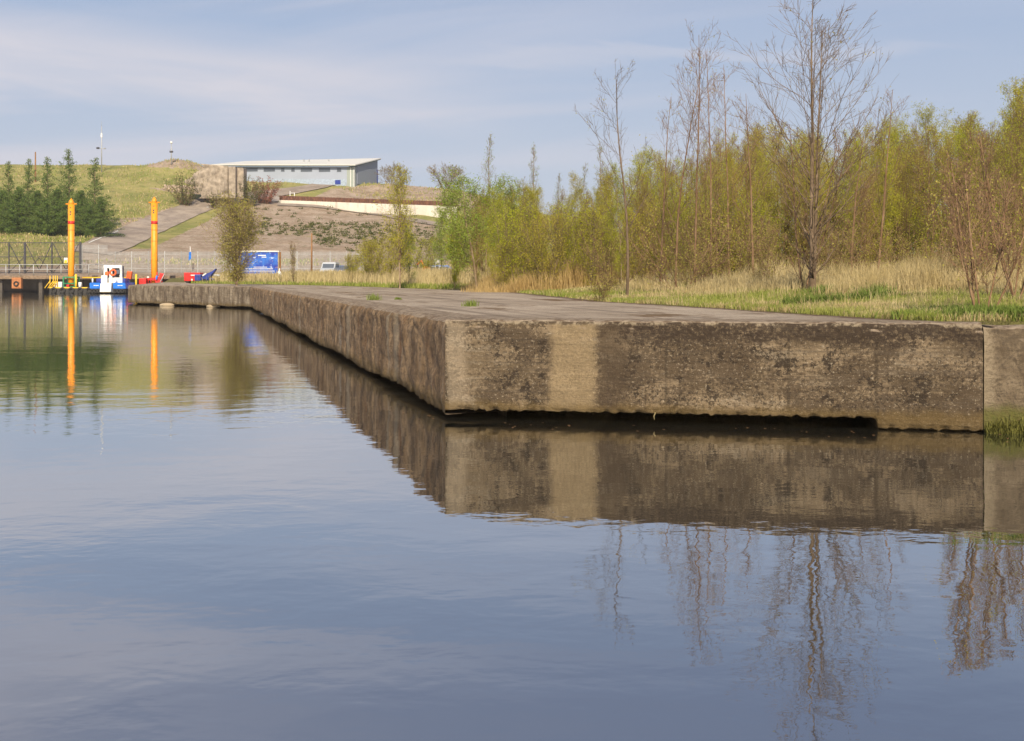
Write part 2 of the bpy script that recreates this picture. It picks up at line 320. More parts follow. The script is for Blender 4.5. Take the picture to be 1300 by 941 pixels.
def ground_mat():
    m, t, p, o = newmat('ground'); g = G(t); v = g.pos()
    at_ = g.n('ShaderNodeAttribute', attribute_name='cover'); sp = g.n('ShaderNodeSeparateColor'); g.put(at_.outputs['Color'], sp.inputs[0])
    gr = g.mix(g.rng(g.noise(v, 0.13, 6, 0.66, 0.4), 0.38, 0.62), (0.225, 0.25, 0.065), (0.40, 0.355, 0.13))
    gr = g.mix(g.math('MULTIPLY', g.rng(g.noise(g.mapv(v, (0.5, 1.5, 1.5)), 0.9, 7, 0.72), 0.42, 0.64), 0.55), gr, (0.34, 0.27, 0.125))
    gr = g.mix(g.math('MULTIPLY', g.rng(g.noise(v, 0.55, 6, 0.7), 0.56, 0.66), 0.55), gr, (0.09, 0.11, 0.03))
    gr = g.mix(g.math('MULTIPLY', g.rng(g.noise(v, 4.0, 4, 0.7), 0.5, 0.66), 0.35), gr, (0.10, 0.085, 0.035))
    ea = g.mix(g.rng(g.noise(v, 0.35, 7, 0.7), 0.36, 0.64), (0.33, 0.24, 0.165), (0.50, 0.39, 0.30))
    ea = g.mix(g.math('MULTIPLY', g.rng(g.noise(v, 2.0, 6, 0.75), 0.5, 0.62), 0.6), ea, (0.19, 0.14, 0.09))
    ea = g.mix(g.math('MULTIPLY', g.rng(g.noise(v, 0.7, 6, 0.7), 0.55, 0.66), sp.outputs[1]), ea, (0.10, 0.12, 0.035))
    f = g.rng(g.math('ADD', sp.outputs[0], g.math('MULTIPLY', g.math('SUBTRACT', g.noise(v, 0.6, 6, 0.7), 0.5), 0.9)), 0.42, 0.58)
    c = g.mix(f, gr, ea)
    c = g.mix(g.math('MULTIPLY', sp.outputs[2], 0.9), c, g.mix(g.noise(v, 3, 5, 0.7), (0.26, 0.20, 0.085), (0.12, 0.14, 0.035)))
    g.put(c, p.inputs['Base Color']); p.inputs['Roughness'].default_value = 0.95; p.inputs['Specular IOR Level'].default_value = 0.1
    g.put(g.bump(g.noise(v, 1.6, 7, 0.75), 0.5), p.inputs['Normal'])
    return m
def road_mat(name='road', a=(0.235, 0.185, 0.145), b=(0.36, 0.29, 0.225)):
    m, t, p, o = newmat(name); g = G(t); v = g.pos()
    c = g.mix(g.rng(g.noise(v, 0.25, 6, 0.65), 0.36, 0.64), a, b)
    c = g.mix(g.math('MULTIPLY', g.rng(g.noise(v, 1.3, 6, 0.7), 0.52, 0.66), 0.5), c, tuple(x * .6 for x in a))
    g.put(c, p.inputs['Base Color']); p.inputs['Roughness'].default_value = 0.9; return m
def water_mat():
    m, t, p, o = newmat('water'); g = G(t); t.nodes.remove(p); v = g.pos()
    sp = g.n('ShaderNodeSeparateXYZ'); g.put(v, sp.inputs[0])
    dif = g.n('ShaderNodeBsdfDiffuse'); dif.inputs[0].default_value = (0.020, 0.021, 0.018, 1)
    gl = g.n('ShaderNodeBsdfGlossy'); gl.inputs['Roughness'].default_value = 0.0; gl.inputs[0].default_value = (0.91, 0.925, 0.94, 1)
    fr = g.n('ShaderNodeFresnel'); fr.inputs[0].default_value = 1.33
    fac = g.rng(fr.outputs[0], 0.05, 0.7, 0.50, 0.95, smooth=False)
    big = g.noise(g.mapv(v, (0.55, 1.0, 1)), 0.45, 3, 0.5, 0.3)
    mid = g.noise(g.mapv(v, (0.8, 1.0, 1), (3, 5, 0)), 1.9, 3, 0.5, 0.2)
    fine = g.noise(g.mapv(v, (0.8, 1.3, 1), (8, 1, 0)), 6.5, 3, 0.55)
    patch = g.rng(g.noise(g.mapv(v, (0.10, 0.05, 1)), 1.0, 3, 0.5), 0.40, 0.62, 0.35, 1.0)
    far = g.rng(sp.outputs[1], 14, 40, 0.5, 1.0)
    h = g.math('ADD', g.math('MULTIPLY', big, 0.0080),
        g.math('ADD', g.math('MULTIPLY', mid, 0.0040), g.math('MULTIPLY', g.math('MULTIPLY', fine, g.math('MULTIPLY', patch, far)), 0.0024)))
    nb = g.bump(h, 1.0)
    g.put(nb, gl.inputs['Normal']); g.put(nb, fr.inputs['Normal'])
    mx = g.n('ShaderNodeMixShader'); g.put(fac, mx.inputs[0]); g.put(dif.outputs[0], mx.inputs[1]); g.put(gl.outputs[0], mx.inputs[2])
    g.put(mx.outputs[0], o.inputs[0]); return m
def leaf_mat(name, a, b, c3=None, trans=0.35):
    m, t, p, o = newmat(name); g = G(t); t.nodes.remove(p)
    oi = g.n('ShaderNodeObjectInfo'); v = g.pos()
    col = g.mix(g.rng(g.noise(v, 1.1, 4, 0.7), 0.34, 0.66), a, b)
    if c3: col = g.mix(g.rng(oi.outputs['Random'], 0.25, 0.85, 0, 0.7), col, c3)
    geo = g.n('ShaderNodeNewGeometry')
    col = g.mix(g.rng(geo.outputs['Random Per Island'], 0, 1, 0, 0.4, smooth=False), col, tuple(x * 0.55 for x in a))
    d = g.n('ShaderNodeBsdfDiffuse'); tr = g.n('ShaderNodeBsdfTranslucent'); g.put(col, d.inputs[0]); g.put(col, tr.inputs[0])
    mx = g.n('ShaderNodeMixShader'); mx.inputs[0].default_value = trans; g.put(d.outputs[0], mx.inputs[1]); g.put(tr.outputs[0], mx.inputs[2])
    g.put(mx.outputs[0], o.inputs[0]); return m
def bark_mat(name, a, b, sc=6):
    m, t, p, o = newmat(name); g = G(t); v = g.obj()
    oi = g.n('ShaderNodeObjectInfo')
    c = g.mix(g.rng(g.noise(g.mapv(v, (1, 1, 0.5)), sc, 5, 0.7), 0.4, 0.62), a, b)
    c = g.mix(g.rng(oi.outputs['Random'], 0, 1, 0, 0.35), c, tuple(x * 0.6 for x in a))
    g.put(c, p.inputs['Base Color']); p.inputs['Roughness'].default_value = 0.9; p.inputs['Specular IOR Level'].default_value = 0.15; return m

M = {}
M['front'] = concrete_mat('quay_concrete_front', 'front'); M['side'] = concrete_mat('quay_concrete_side', 'side')
M['far'] = concrete_mat('quay_concrete_far', 'far'); M['end'] = concrete_mat('quay_concrete_end', 'end')
M['paving'] = paving_mat(); M['ground'] = ground_mat(); M['water'] = water_mat()
M['road'] = road_mat(); M['apron'] = road_mat('concrete_apron', (0.27, 0.22, 0.18), (0.40, 0.34, 0.28))
M['line'] = simple('road_paint', (0.62, 0.6, 0.55), 0.8, var=.2)
M['birch_leaf'] = leaf_mat('birch_leaf', (0.42, 0.46, 0.03), (0.60, 0.60, 0.06), (0.56, 0.42, 0.08), trans=.45)
M['bright_leaf'] = leaf_mat('bright_leaf', (0.27, 0.36, 0.05), (0.38, 0.46, 0.10))
M['bud_leaf'] = leaf_mat('bud_leaf', (0.38, 0.36, 0.07), (0.46, 0.38, 0.11))
M['needle'] = leaf_mat('conifer_needles', (0.12, 0.19, 0.045), (0.21, 0.28, 0.07), trans=.3)
M['ivy'] = leaf_mat('dark_bush_leaf', (0.09, 0.115, 0.03), (0.18, 0.165, 0.06), trans=.2)
M['red_leaf'] = leaf_mat('red_bush_leaf', (0.34, 0.10, 0.08), (0.30, 0.17, 0.08), trans=.2)
M['twig'] = bark_mat('bare_twig_bark', (0.19, 0.112, 0.06), (0.30, 0.195, 0.115))
M['birch_bark'] = bark_mat('thicket_bark', (0.21, 0.15, 0.085), (0.32, 0.24, 0.15))
M['pale_bark'] = bark_mat('pale_birch_bark', (0.36, 0.27, 0.18), (0.16, 0.09, 0.05), 3)
M['grey_bark'] = bark_mat('alder_bark', (0.14, 0.098, 0.062), (0.25, 0.18, 0.12))
M['straw'] = leaf_mat('dry_grass', (0.50, 0.39, 0.18), (0.74, 0.61, 0.34), trans=.3)
M['reed'] = leaf_mat('reed', (0.52, 0.36, 0.15), (0.62, 0.46, 0.21), trans=.3)
M['grass'] = leaf_mat('green_grass', (0.27, 0.33, 0.06), (0.44, 0.44, 0.13), trans=.3)
M['weed'] = leaf_mat('broad_weed', (0.17, 0.23, 0.05), (0.27, 0.32, 0.09), trans=.3)
M['moss'] = leaf_mat('moss', (0.11, 0.11, 0.03), (0.19, 0.18, 0.05), trans=.2)
M['yellow'] = simple('pole_yellow_paint', (0.88, 0.31, 0.01), 0.45, var=.07, dirt=(0.5, 0.2, 0.02))
M['yellow2'] = simple('safety_yellow', (0.85, 0.52, 0.03), 0.5, var=.1)
M['red'] = simple('red_paint', (0.62, 0.02, 0.015), 0.45)
M['orange'] = simple('orange_paint', (0.80, 0.12, 0.02), 0.5)
M['green'] = simple('green_paint', (0.03, 0.22, 0.09), 0.5)
M['blue'] = simple('bright_blue_paint', (0.01, 0.16, 0.62), 0.4)
M['dblue'] = simple('deep_blue_paint', (0.025, 0.05, 0.28), 0.4)
M['white'] = simple('white_paint', (0.80, 0.79, 0.76), 0.5, var=.06, dirt=(0.5, 0.42, 0.33))
M['black'] = simple('black_hull', (0.035, 0.032, 0.03), 0.7)
M['rubber'] = simple('rubber', (0.03, 0.028, 0.026), 0.85)
M['steel'] = simple('galvanised_steel', (0.42, 0.42, 0.41), 0.5, 0.3)
M['dsteel'] = simple('dark_fence_steel', (0.05, 0.048, 0.055), 0.6)
M['rust'] = simple('rusted_steel', (0.13, 0.055, 0.032), 0.9, var=.4, sc=1.2, dirt=(0.06, 0.03, 0.02))
M['wallwhite'] = simple('pale_concrete', (0.60, 0.55, 0.46), 0.9, var=.1, sc=.4, dirt=(0.38, 0.33, 0.27))
M['bunker'] = simple('bunker_concrete', (0.34, 0.28, 0.215), 0.95, var=.3, sc=.9, dirt=(0.17, 0.13, 0.095))
M['rubble'] = simple('rubble', (0.38, 0.30, 0.22), 0.95, var=.3, sc=2)
M['clad'] = simple('pale_cladding', (0.36, 0.40, 0.48), 0.5, var=.04, sc=.2)
M['clad2'] = simple('grey_green_cladding', (0.33, 0.37, 0.33), 0.6, var=.05)
M['clad3'] = simple('dark_grey_cladding', (0.25, 0.28, 0.33), 0.6, var=.06)
M['roof'] = simple('pale_roof_sheet', (0.66, 0.64, 0.58), 0.5, var=.05, sc=.1)
M['soffit'] = simple('dark_green_gutter', (0.05, 0.085, 0.08), 0.5)
M['glass'] = simple('window_glass', (0.10, 0.115, 0.14), 0.15, var=.1)
M['wood'] = simple('brown_timber', (0.26, 0.13, 0.05), 0.85, var=.2)
M['soil'] = simple('jetty_timber', (0.20, 0.14, 0.09), 0.9, var=.3)
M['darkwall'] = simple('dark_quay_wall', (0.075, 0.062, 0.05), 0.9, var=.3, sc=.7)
M['stone'] = simple('stone', (0.36, 0.28, 0.18), 0.9, var=.2)

# ------------------------------------------------------------------ terrain height
C_ = np.array([-0.944, 16.67]); J_ = np.array([6.06, 15.20]); L_ = np.array([-16.6, 75.0]); M_ = np.array([-28.6, 88.0]); N_ = np.array([-44.5, 152.0])
rd = (J_ - C_) / np.linalg.norm(J_ - C_)
E_ = J_ + rd * 30
rn_in = np.array([-rd[1], rd[0]])      # points inland (+Y)
xe_Y = [0, 15.3, 17, 22.7, 29, 49, 62, 80, 95, 110, 150, 161, 162.5]
xe_X = [9.5, 5.9, 5.1, 3.8, 2.1, -.33, -5.2, -11.8, -19.5, -30, -40, -44, -400]
def sstep(a, b, x):
    t = np.clip((x - a) / (b - a), 0, 1); return t * t * (3 - 2 * t)
UX = np.array([-400, 0, 150, 240, 300, 400, 560, 700, 900, 1700.])
TY = np.array([165, 190, 215, 250, 290, 330, 380.])
TAB = np.array([[350, 342, 312, 277, 240, 209, 214], [350, 342, 312, 277, 240, 209, 214], [350, 342, 315, 285, 245, 208, 213],
    [350, 342, 322, 297, 252, 209, 214], [350, 342, 325, 297, 260, 232, 236], [350, 343, 325, 299, 264, 234, 238],
    [350, 344, 327, 300, 268, 237, 241], [351, 346, 338, 320, 296, 275, 275], [352, 350, 345, 338, 330, 325, 325], [352, 350, 345, 338, 330, 325, 325.]])
ZT = CAMZ + (HORY - TAB) / F * TY[None, :]
gu = np.linspace(-400, 1700, 106); gy = np.linspace(165, 380, 87)
ZG = np.array([[np.interp(u, UX, [np.interp(y, TY, ZT[i]) for i in range(len(UX))]) for y in gy] for u in gu])
for _ in range(3):
    P = np.pad(ZG, 1, mode='edge'); ZG = (P[:-2, 1:-1] + P[2:, 1:-1] + P[1:-1, :-2] + P[1:-1, 2:] + 2 * ZG) / 6
    ZG[:, 0] = P[1:-1, 1]
def vnoise(X, Y, sc, seed=0):
    """cheap smooth value noise"""
    x = X / sc + seed * 17.3; y = Y / sc + seed * 5.1
    xi = np.floor(x); yi = np.floor(y); fx = x - xi; fy = y - yi; fx = fx * fx * (3 - 2 * fx); fy = fy * fy * (3 - 2 * fy)
    def h(a, b):
        s = np.sin(a * 127.1 + b * 311.7 + seed * 7.7) * 43758.5453; return s - np.floor(s)
    return (h(xi, yi) * (1 - fx) + h(xi + 1, yi) * fx) * (1 - fy) + (h(xi, yi + 1) * (1 - fx) + h(xi + 1, yi + 1) * fx) * fy - 0.5
def ground(X, Y):
    X = np.atleast_1d(np.asarray(X, float)); Y = np.atleast_1d(np.asarray(Y, float))
    d = X - np.interp(Y, xe_Y, xe_X)
    wd = (X - C_[0]) * rn_in[0] + (Y - C_[1]) * rn_in[1]      # inland distance from the front wall line
    near = 1.415 + 0.42 * sstep(0.3, 7, d) * sstep(0.5, 6, wd) + 0.05 * vnoise(X, Y, 1.3, 1) * sstep(0.2, 1.5, d) * sstep(.4, 1.5, wd)
    near = np.where((d < 0.0) | (wd < 0.42), np.where(X > 6.15, 1.368, 1.30), near)
    u = np.clip(HORX + F * X / np.maximum(Y, 1), -399, 1699); fy = np.clip((Y - 165) / 2.5, 0, 85.999); fu = (u + 400) / 20.0
    iu = np.clip(fu.astype(int), 0, 104); iy = fy.astype(int); a = fu - iu; b = fy - iy
    z = (ZG[iu, iy] * (1 - a) + ZG[iu + 1, iy] * a) * (1 - b) + (ZG[iu, iy + 1] * (1 - a) + ZG[iu + 1, iy + 1] * a) * b
    z = z + (vnoise(X, Y, 14, 2) * 1.3 + vnoise(X, Y, 4.5, 3) * 0.45) * sstep(195, 230, Y)
    # earth heap on the crest beside the old concrete block
    hx, hy = (222 - HORX) / F * 322, 322.0
    z = z + 2.6 * np.exp(-(((X - hx) / 7.5) ** 2 + ((Y - hy) / 9) ** 2)) + 1.2 * np.exp(-(((X - hx - 9) / 6) ** 2 + ((Y - hy + 3) / 9) ** 2))
    t = sstep(125, 175, Y)
    t = np.where((Y > 161) & (X < -40), 1.0, t)
    r = near * (1 - t) + z * t
    r = np.where(Y > 380, r - (Y - 380) * 0.002, r)
    return r
def gz(x, y): return float(ground(x, y)[0])
def hit(px, py, y0=120.0, y1=420.0):
    Ys = np.arange(y0, y1, 0.5); X = (px - HORX) / F * Ys; ray = CAMZ + (HORY - py) / F * Ys
    g_ = ground(X, Ys); k = np.argmax(g_ >= ray) if (g_ >= ray).any() else len(Ys) - 1
    return Vector((X[k], Ys[k], g_[k]))
def inpoly(px, py, poly):
    r = np.zeros(px.shape, bool); n = len(poly)
    for i in range(n):
        x0, y0 = poly[i]; x1, y1 = poly[(i + 1) % n]
        c = ((y0 > py) != (y1 > py)) & (px < (x1 - x0) * (py - y0) / (y1 - y0 + 1e-9) + x0); r ^= c
    return r

# ------------------------------------------------------------------ the setting
# water
me = mesh_np('water', [(-900, -120, 0), (120, -120, 0), (120, 200, 0), (-900, 200, 0)], [[0, 1, 2, 3]], M['water'])
tag(link('water', me), kind='structure')
me = mesh_np('water_bed', [(-900, -120, -4), (120, -120, -4), (120, 200, -4), (-900, 200, -4)], [[0, 1, 2, 3]], M['darkwall'])
tag(link('dock_bed', me), kind='structure')
# ground
def xl(Y):
    fr = C_[0] + (16.67 - Y) / 0.21
    return np.where(Y < 16.67, fr, np.interp(Y, [16.67, 75, 88, 152, 161.4], [C_[0], L_[0], M_[0], N_[0], N_[0]]))
rows = np.concatenate([np.arange(8, 22, .22), np.arange(22, 60, .6), np.arange(60, 161.3, 1.4), [161.4]])
tt = np.linspace(0, 1, 90) ** 1.6
V1 = []
for Y in rows:
    a = xl(np.array([Y]))[0]; a += 1.9 if Y < 16.6 else 0.45; b = 40 + Y * 0.9
    X = a + (b - a) * tt; V1.append(np.stack([X, np.full_like(X, Y), ground(X, np.full_like(X, Y))], 1))
V1 = np.concatenate(V1); F1 = grid_faces(len(rows), 90)
rows2 = np.concatenate([[161.4, 162.6], np.arange(163, 200, 1.5), np.arange(200, 345, 0.8), np.arange(346, 420, 4), [450, 500, 600, 800, 1200, 2500]])
uu = np.concatenate([np.linspace(-600, 0, 16)[:-1], np.linspace(0, 640, 330), np.linspace(645, 1300, 60), np.linspace(1330, 2000, 12)])
V2 = []
for Y in rows2:
    X = (uu - HORX) / F * Y; V2.append(np.stack([X, np.full_like(X, Y), ground(X, np.full_like(X, Y))], 1))
V2 = np.concatenate(V2); F2 = grid_faces(len(rows2), len(uu), len(V1))
V = np.concatenate([V1, V2]); me = mesh_np('ground', V, np.concatenate([F1, F2])[:, ::-1], M['ground'], True)
ppx = HORX + F * V[:, 0] / V[:, 1]; ppy = HORY - F * (V[:, 2] - CAMZ) / V[:, 1]; far = V[:, 1] > 162
cov = np.zeros((len(V), 4), np.float32); cov[:, 3] = 1
for poly, val in (([(100, 316), (190, 316), (262, 282), (300, 258), (356, 256), (480, 268), (585, 288), (600, 330), (600, 360), (-50, 360), (-50, 340), (100, 337)], .95),
                  ([(420, 240), (480, 234), (620, 232), (620, 266), (480, 256), (400, 250)], .95),
                  ([(186, 212), (196, 200), (245, 202), (320, 214), (310, 222), (235, 214)], 1.0),
                  ([(120, 284), (135, 278), (180, 276), (220, 262), (215, 275), (160, 288)], .8),
                  ([(185, 238), (270, 240), (275, 250), (215, 244)], .8)):
    mk = inpoly(ppx, ppy, poly) & far; cov[mk, 0] = val
mk = inpoly(ppx, ppy, [(340, 286), (430, 283), (560, 288), (585, 296), (560, 322), (420, 305), (345, 296)]) & far
cov[(cov[:, 0] > .9) & far, 1] = .55; cov[mk, 1] = 1.0; cov[mk, 0] = .60
near = V[:, 1] < 161.4
cov[near, 2] = 1.0
ca = me.color_attributes.new('cover', 'FLOAT_COLOR', 'POINT'); ca.data.foreach_set('color', cov.ravel())
tag(link('ground', me), kind='structure')
# distant low land behind everything
# pavement
V1 = []; tt = np.linspace(0, 1, 14)
rows = np.concatenate([np.arange(15.3, 30, .5), np.arange(30, 150, 1.5)])
for Y in rows:
    a = xl(np.array([Y]))[0] + (0.35 if Y > 16.67 else 1.4); b = np.interp(Y, xe_Y, xe_X) + 0.25 + 0.35 * float(vnoise(np.array([1.0]), np.array([Y]), 2.2, 9)[0])
    a = min(a, b - .03); X = a + (b - a) * tt; V1.append(np.stack([X, np.full_like(X, Y), np.full_like(X, 1.406)], 1))
me = mesh_np('pavement', np.concatenate(V1), grid_faces(len(rows), 14)[:, ::-1], M['paving'])
uvl = me.uv_layers.new(name='UVMap'); idx = np.empty(len(me.loops), np.int32); me.loops.foreach_get('vertex_index', idx); V_ = np.concatenate(V1)
dE = np.interp(V_[:, 1], xe_Y, xe_X) - V_[:, 0]; uvs_ = np.stack([dE, V_[:, 1]], 1).astype(np.float32); uvl.data.foreach_set('uv', uvs_[idx].ravel())
tag(link('pavement', me), kind='structure')

# quay walls
def quay(name, P0, P1, mat, ds, ztop=1.41, zb=lambda s: 0.13, rec=lambda s: 1.2, edge=0.05, amp=0.02, round_=0.05, nz=30, s0=0.0, hidden=-0.8, cap=0.75, taper=(True, True)):
    P0 = np.array(P0, float); P1 = np.array(P1, float); Ld = np.linalg.norm(P1 - P0); d = (P1 - P0) / Ld; n = np.array([d[1], -d[0]])
    ns = max(2, int(Ld / ds)); S = np.linspace(0, Ld, ns + 1); VV = []; UVs = []
    for s in S:
        b = zb(s); rr = rec(s)
        prof = [(-cap, ztop), (-round_ * 2.6, ztop), (-round_ * 1.2, ztop - round_ * .16), (-round_ * .35, ztop - round_ * .5), (0, ztop - round_ * 1.3)]
        zs = np.linspace(ztop - round_ * 1.3, b, nz)[1:]
        prof += [(0, z) for z in zs] + [(-.05, b - .005), (-min(.3, rr * .6), b + .01), (-rr, b + .02), (-rr, hidden)]
        tp = 1.0
        if taper[0]: tp *= min(1, s / .25)
        if taper[1]: tp *= min(1, (Ld - s) / .25)
        base = P0 + d * s
        for k, (o_, z) in enumerate(prof):
            q = Vector(((s + s0) * 1.0, z * 1.0, name.__hash__() % 7 if False else 3.1))
            nn = mnoise.fractal(q * 3.2, 1.0, 2.0, 4) * amp
            e = 0.0; dz = 0.0
            if 1 <= k <= 5: e = -max(0, mnoise.noise(q * 5.3 + Vector((9, 0, 0)))) * edge - max(0, mnoise.noise(q * 1.7 + Vector((3, 5, 0))) - .25) * edge * 2.2; dz = mnoise.noise(q * 4.1) * edge * .18
            if k >= nz + 2 and k < len(prof) - 3:
                e = -max(0, mnoise.noise(q * 7 + Vector((4, 0, 0)))) * edge * 1.1; dz = (mnoise.noise(Vector((s * 9, 1, 2))) * .5 + mnoise.noise(Vector((s * 22, 5, 2))) * .4 + .25) * edge * .75
            if k == 0 or k >= len(prof) - 2: nn = e = dz = 0
            off = o_ + (nn + e) * tp
            VV.append((base[0] + n[0] * off, base[1] + n[1] * off, z + dz * (tp if k > 5 else tp)))
            UVs.append((s + s0, z if o_ >= -.06 else z + o_))
    K = len(prof); Fc = grid_faces(len(S), K)
    me = mesh_np(name, VV, Fc, mat, True)
    uvl = me.uv_layers.new(name='UVMap'); UVs = np.array(UVs, np.float32); idx = np.empty(len(me.loops), np.int32); me.loops.foreach_get('vertex_index', idx)
    uvl.data.foreach_set('uv', UVs[idx].ravel())
    return link(name, me)
SB = 5.86
o = quay('quay_wall', C_, J_, M['front'], 0.03, zb=lambda s: 0.125 + .003 * s if s < SB else 0.012, rec=lambda s: 1.6 if s < SB else .12, nz=42, amp=.016, edge=.085, taper=(True, False))
tag(o, 'mottled brown sunlit concrete quay wall facing the viewer, with a dark gap beneath it', 'quay wall')
o = quay('quay_wall', J_ + rn_in * .10 + rd * .03, E_ + rn_in * .10, M['end'], 0.07, ztop=1.375, zb=lambda s: -.3, rec=lambda s: .2, nz=34, amp=.03, edge=.08, round_=.09, taper=(False, False))
tag(o, 'paler concrete quay wall at the right edge with moss and weeds at its foot', 'quay wall')
def side_zb(s): return 0.10 + 0.035 * math.sin(s * .7)
o = quay('quay_wall', L_, C_, M['side'], 0.12, zb=side_zb, rec=lambda s: .9, nz=22, amp=.05, edge=.10, round_=.10)
# uv s runs from the far end; flip so s = distance from the near corner
uvl = o.data.uv_layers[0]; a = np.empty(len(o.data.loops) * 2, np.float32); uvl.data.foreach_get('uv', a); LL = np.linalg.norm(L_ - C_); a[0::2] = LL - a[0::2]; uvl.data.foreach_set('uv', a)
tag(o, 'long shaded rust-brown concrete quay wall running away from the near corner', 'quay wall')
o = quay('quay_wall', M_, L_, M['far'], 0.15, zb=lambda s: .10 + .02 * math.sin(s * 2), rec=lambda s: .8, nz=18, amp=.05, edge=.08, round_=.07)
tag(o, 'short distant concrete quay wall face behind which the red box stands', 'quay wall')
o = quay('quay_wall', N_, M_, M['far'], 0.8, zb=lambda s: .1, rec=lambda s: .8, nz=10, amp=.05, edge=.06, round_=.07)
tag(o, 'distant concrete quay side running back towards the barge with yellow poles', 'quay wall')
# far jetty deck
o = quay('jetty_deck', (-380, 161), (-44, 161), M['soil'], 2.0, ztop=2.22, zb=lambda s: 1.72, rec=lambda s: 3.0, nz=5, amp=.05, edge=.05, round_=.05, cap=1.5)
tag(o, 'dark timber jetty deck across the dock on the far shore', 'jetty')
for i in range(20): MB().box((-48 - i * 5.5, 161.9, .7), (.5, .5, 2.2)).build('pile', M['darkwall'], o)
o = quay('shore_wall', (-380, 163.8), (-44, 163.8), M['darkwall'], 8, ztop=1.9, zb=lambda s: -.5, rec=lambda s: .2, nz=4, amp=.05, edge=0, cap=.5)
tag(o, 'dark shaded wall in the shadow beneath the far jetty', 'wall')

# roads: strips between two polylines given where they run on the slope
def strip(name, Lp, Rp, mat, lift=0.14, n=70, m=8, parent=None):
    def res(P):
        P = np.array(P, float); d = np.r_[0, np.cumsum(np.linalg.norm(np.diff(P, axis=0), axis=1))]; t = np.linspace(0, d[-1], n)
        return np.stack([np.interp(t, d, P[:, 0]), np.interp(t, d, P[:, 1])], 1)
    A = np.array([[*hit(*p)[:2]] for p in res(Lp)]); B = np.array([[*hit(*p)[:2]] for p in res(Rp)])
    for _ in range(3):
        A[1:-1] = (A[:-2] + A[2:] + A[1:-1]) / 3; B[1:-1] = (B[:-2] + B[2:] + B[1:-1]) / 3
    VV = []
    for i in range(n):
        for j in range(m):
            q = A[i] + (B[i] - A[i]) * j / (m - 1); VV.append((q[0], q[1], gz(q[0], q[1]) + lift))
    return link(name, mesh_np(name, VV, grid_faces(n, m), mat), parent)
o = strip('road', [(84, 318), (105, 310), (135, 297), (160, 287), (200, 272), (235, 259), (262, 249), (285, 247)], [(140, 325), (165, 316), (200, 298), (232, 283), (262, 269), (285, 262), (320, 258), (345, 257)], M['road']); tag(o, kind='structure')
o = strip('apron', [(285, 247), (300, 246), (320, 246), (340, 243)], [(345, 257), (352, 257), (358, 254), (356, 252)], M['apron'], .18, 30); tag(o, kind='structure')
o = strip('road', [(300, 247), (330, 243), (360, 240), (385, 237), (398, 234)], [(356, 250), (375, 247), (400, 242), (415, 239), (425, 236)], M['road'], .22, 40); tag(o, kind='structure')
o = strip('road', [(352, 259), (400, 261), (480, 270), (540, 281), (580, 286)], [(352, 262), (400, 264), (480, 274), (540, 286), (580, 291)], M['road'], .2, 50, 4); tag(o, kind='structure')
for i in range(6):
    x = 262 + i * 4.4
    o = strip('road_marking', [(x, 264.3 - i * .15), (x + 2.8, 264.2 - i * .15)], [(x, 265.3 - i * .15), (x + 2.8, 265.2 - i * .15)], M['line'], .26, 3, 2); tag(o, kind='structure')
o = strip('road_marking', [(112, 309.5), (150, 294)], [(113, 310.2), (151, 294.6)], M['line'], .20, 30, 2); tag(o, kind='structure')

# thin spring haze over the whole valley
hm = bpy.data.materials.new('haze'); hm.use_nodes = True; ht = hm.node_tree; ht.nodes.clear(); ho = ht.nodes.new('ShaderNodeOutputMaterial'); hv = ht.nodes.new('ShaderNodeVolumePrincipled')
hv.inputs['Color'].default_value = (0.93, 0.94, 1.0, 1); hv.inputs['Density'].default_value = 0.0002; hv.inputs['Anisotropy'].default_value = 0.1; ht.links.new(hv.outputs[0], ho.inputs['Volume'])
hb = MB().box((-60, 190, 21.5), (760, 470, 55)); hb = hb.build('haze', hm); tag(hb, 'thin pale haze over the water and the hill', 'haze', kind='stuff')

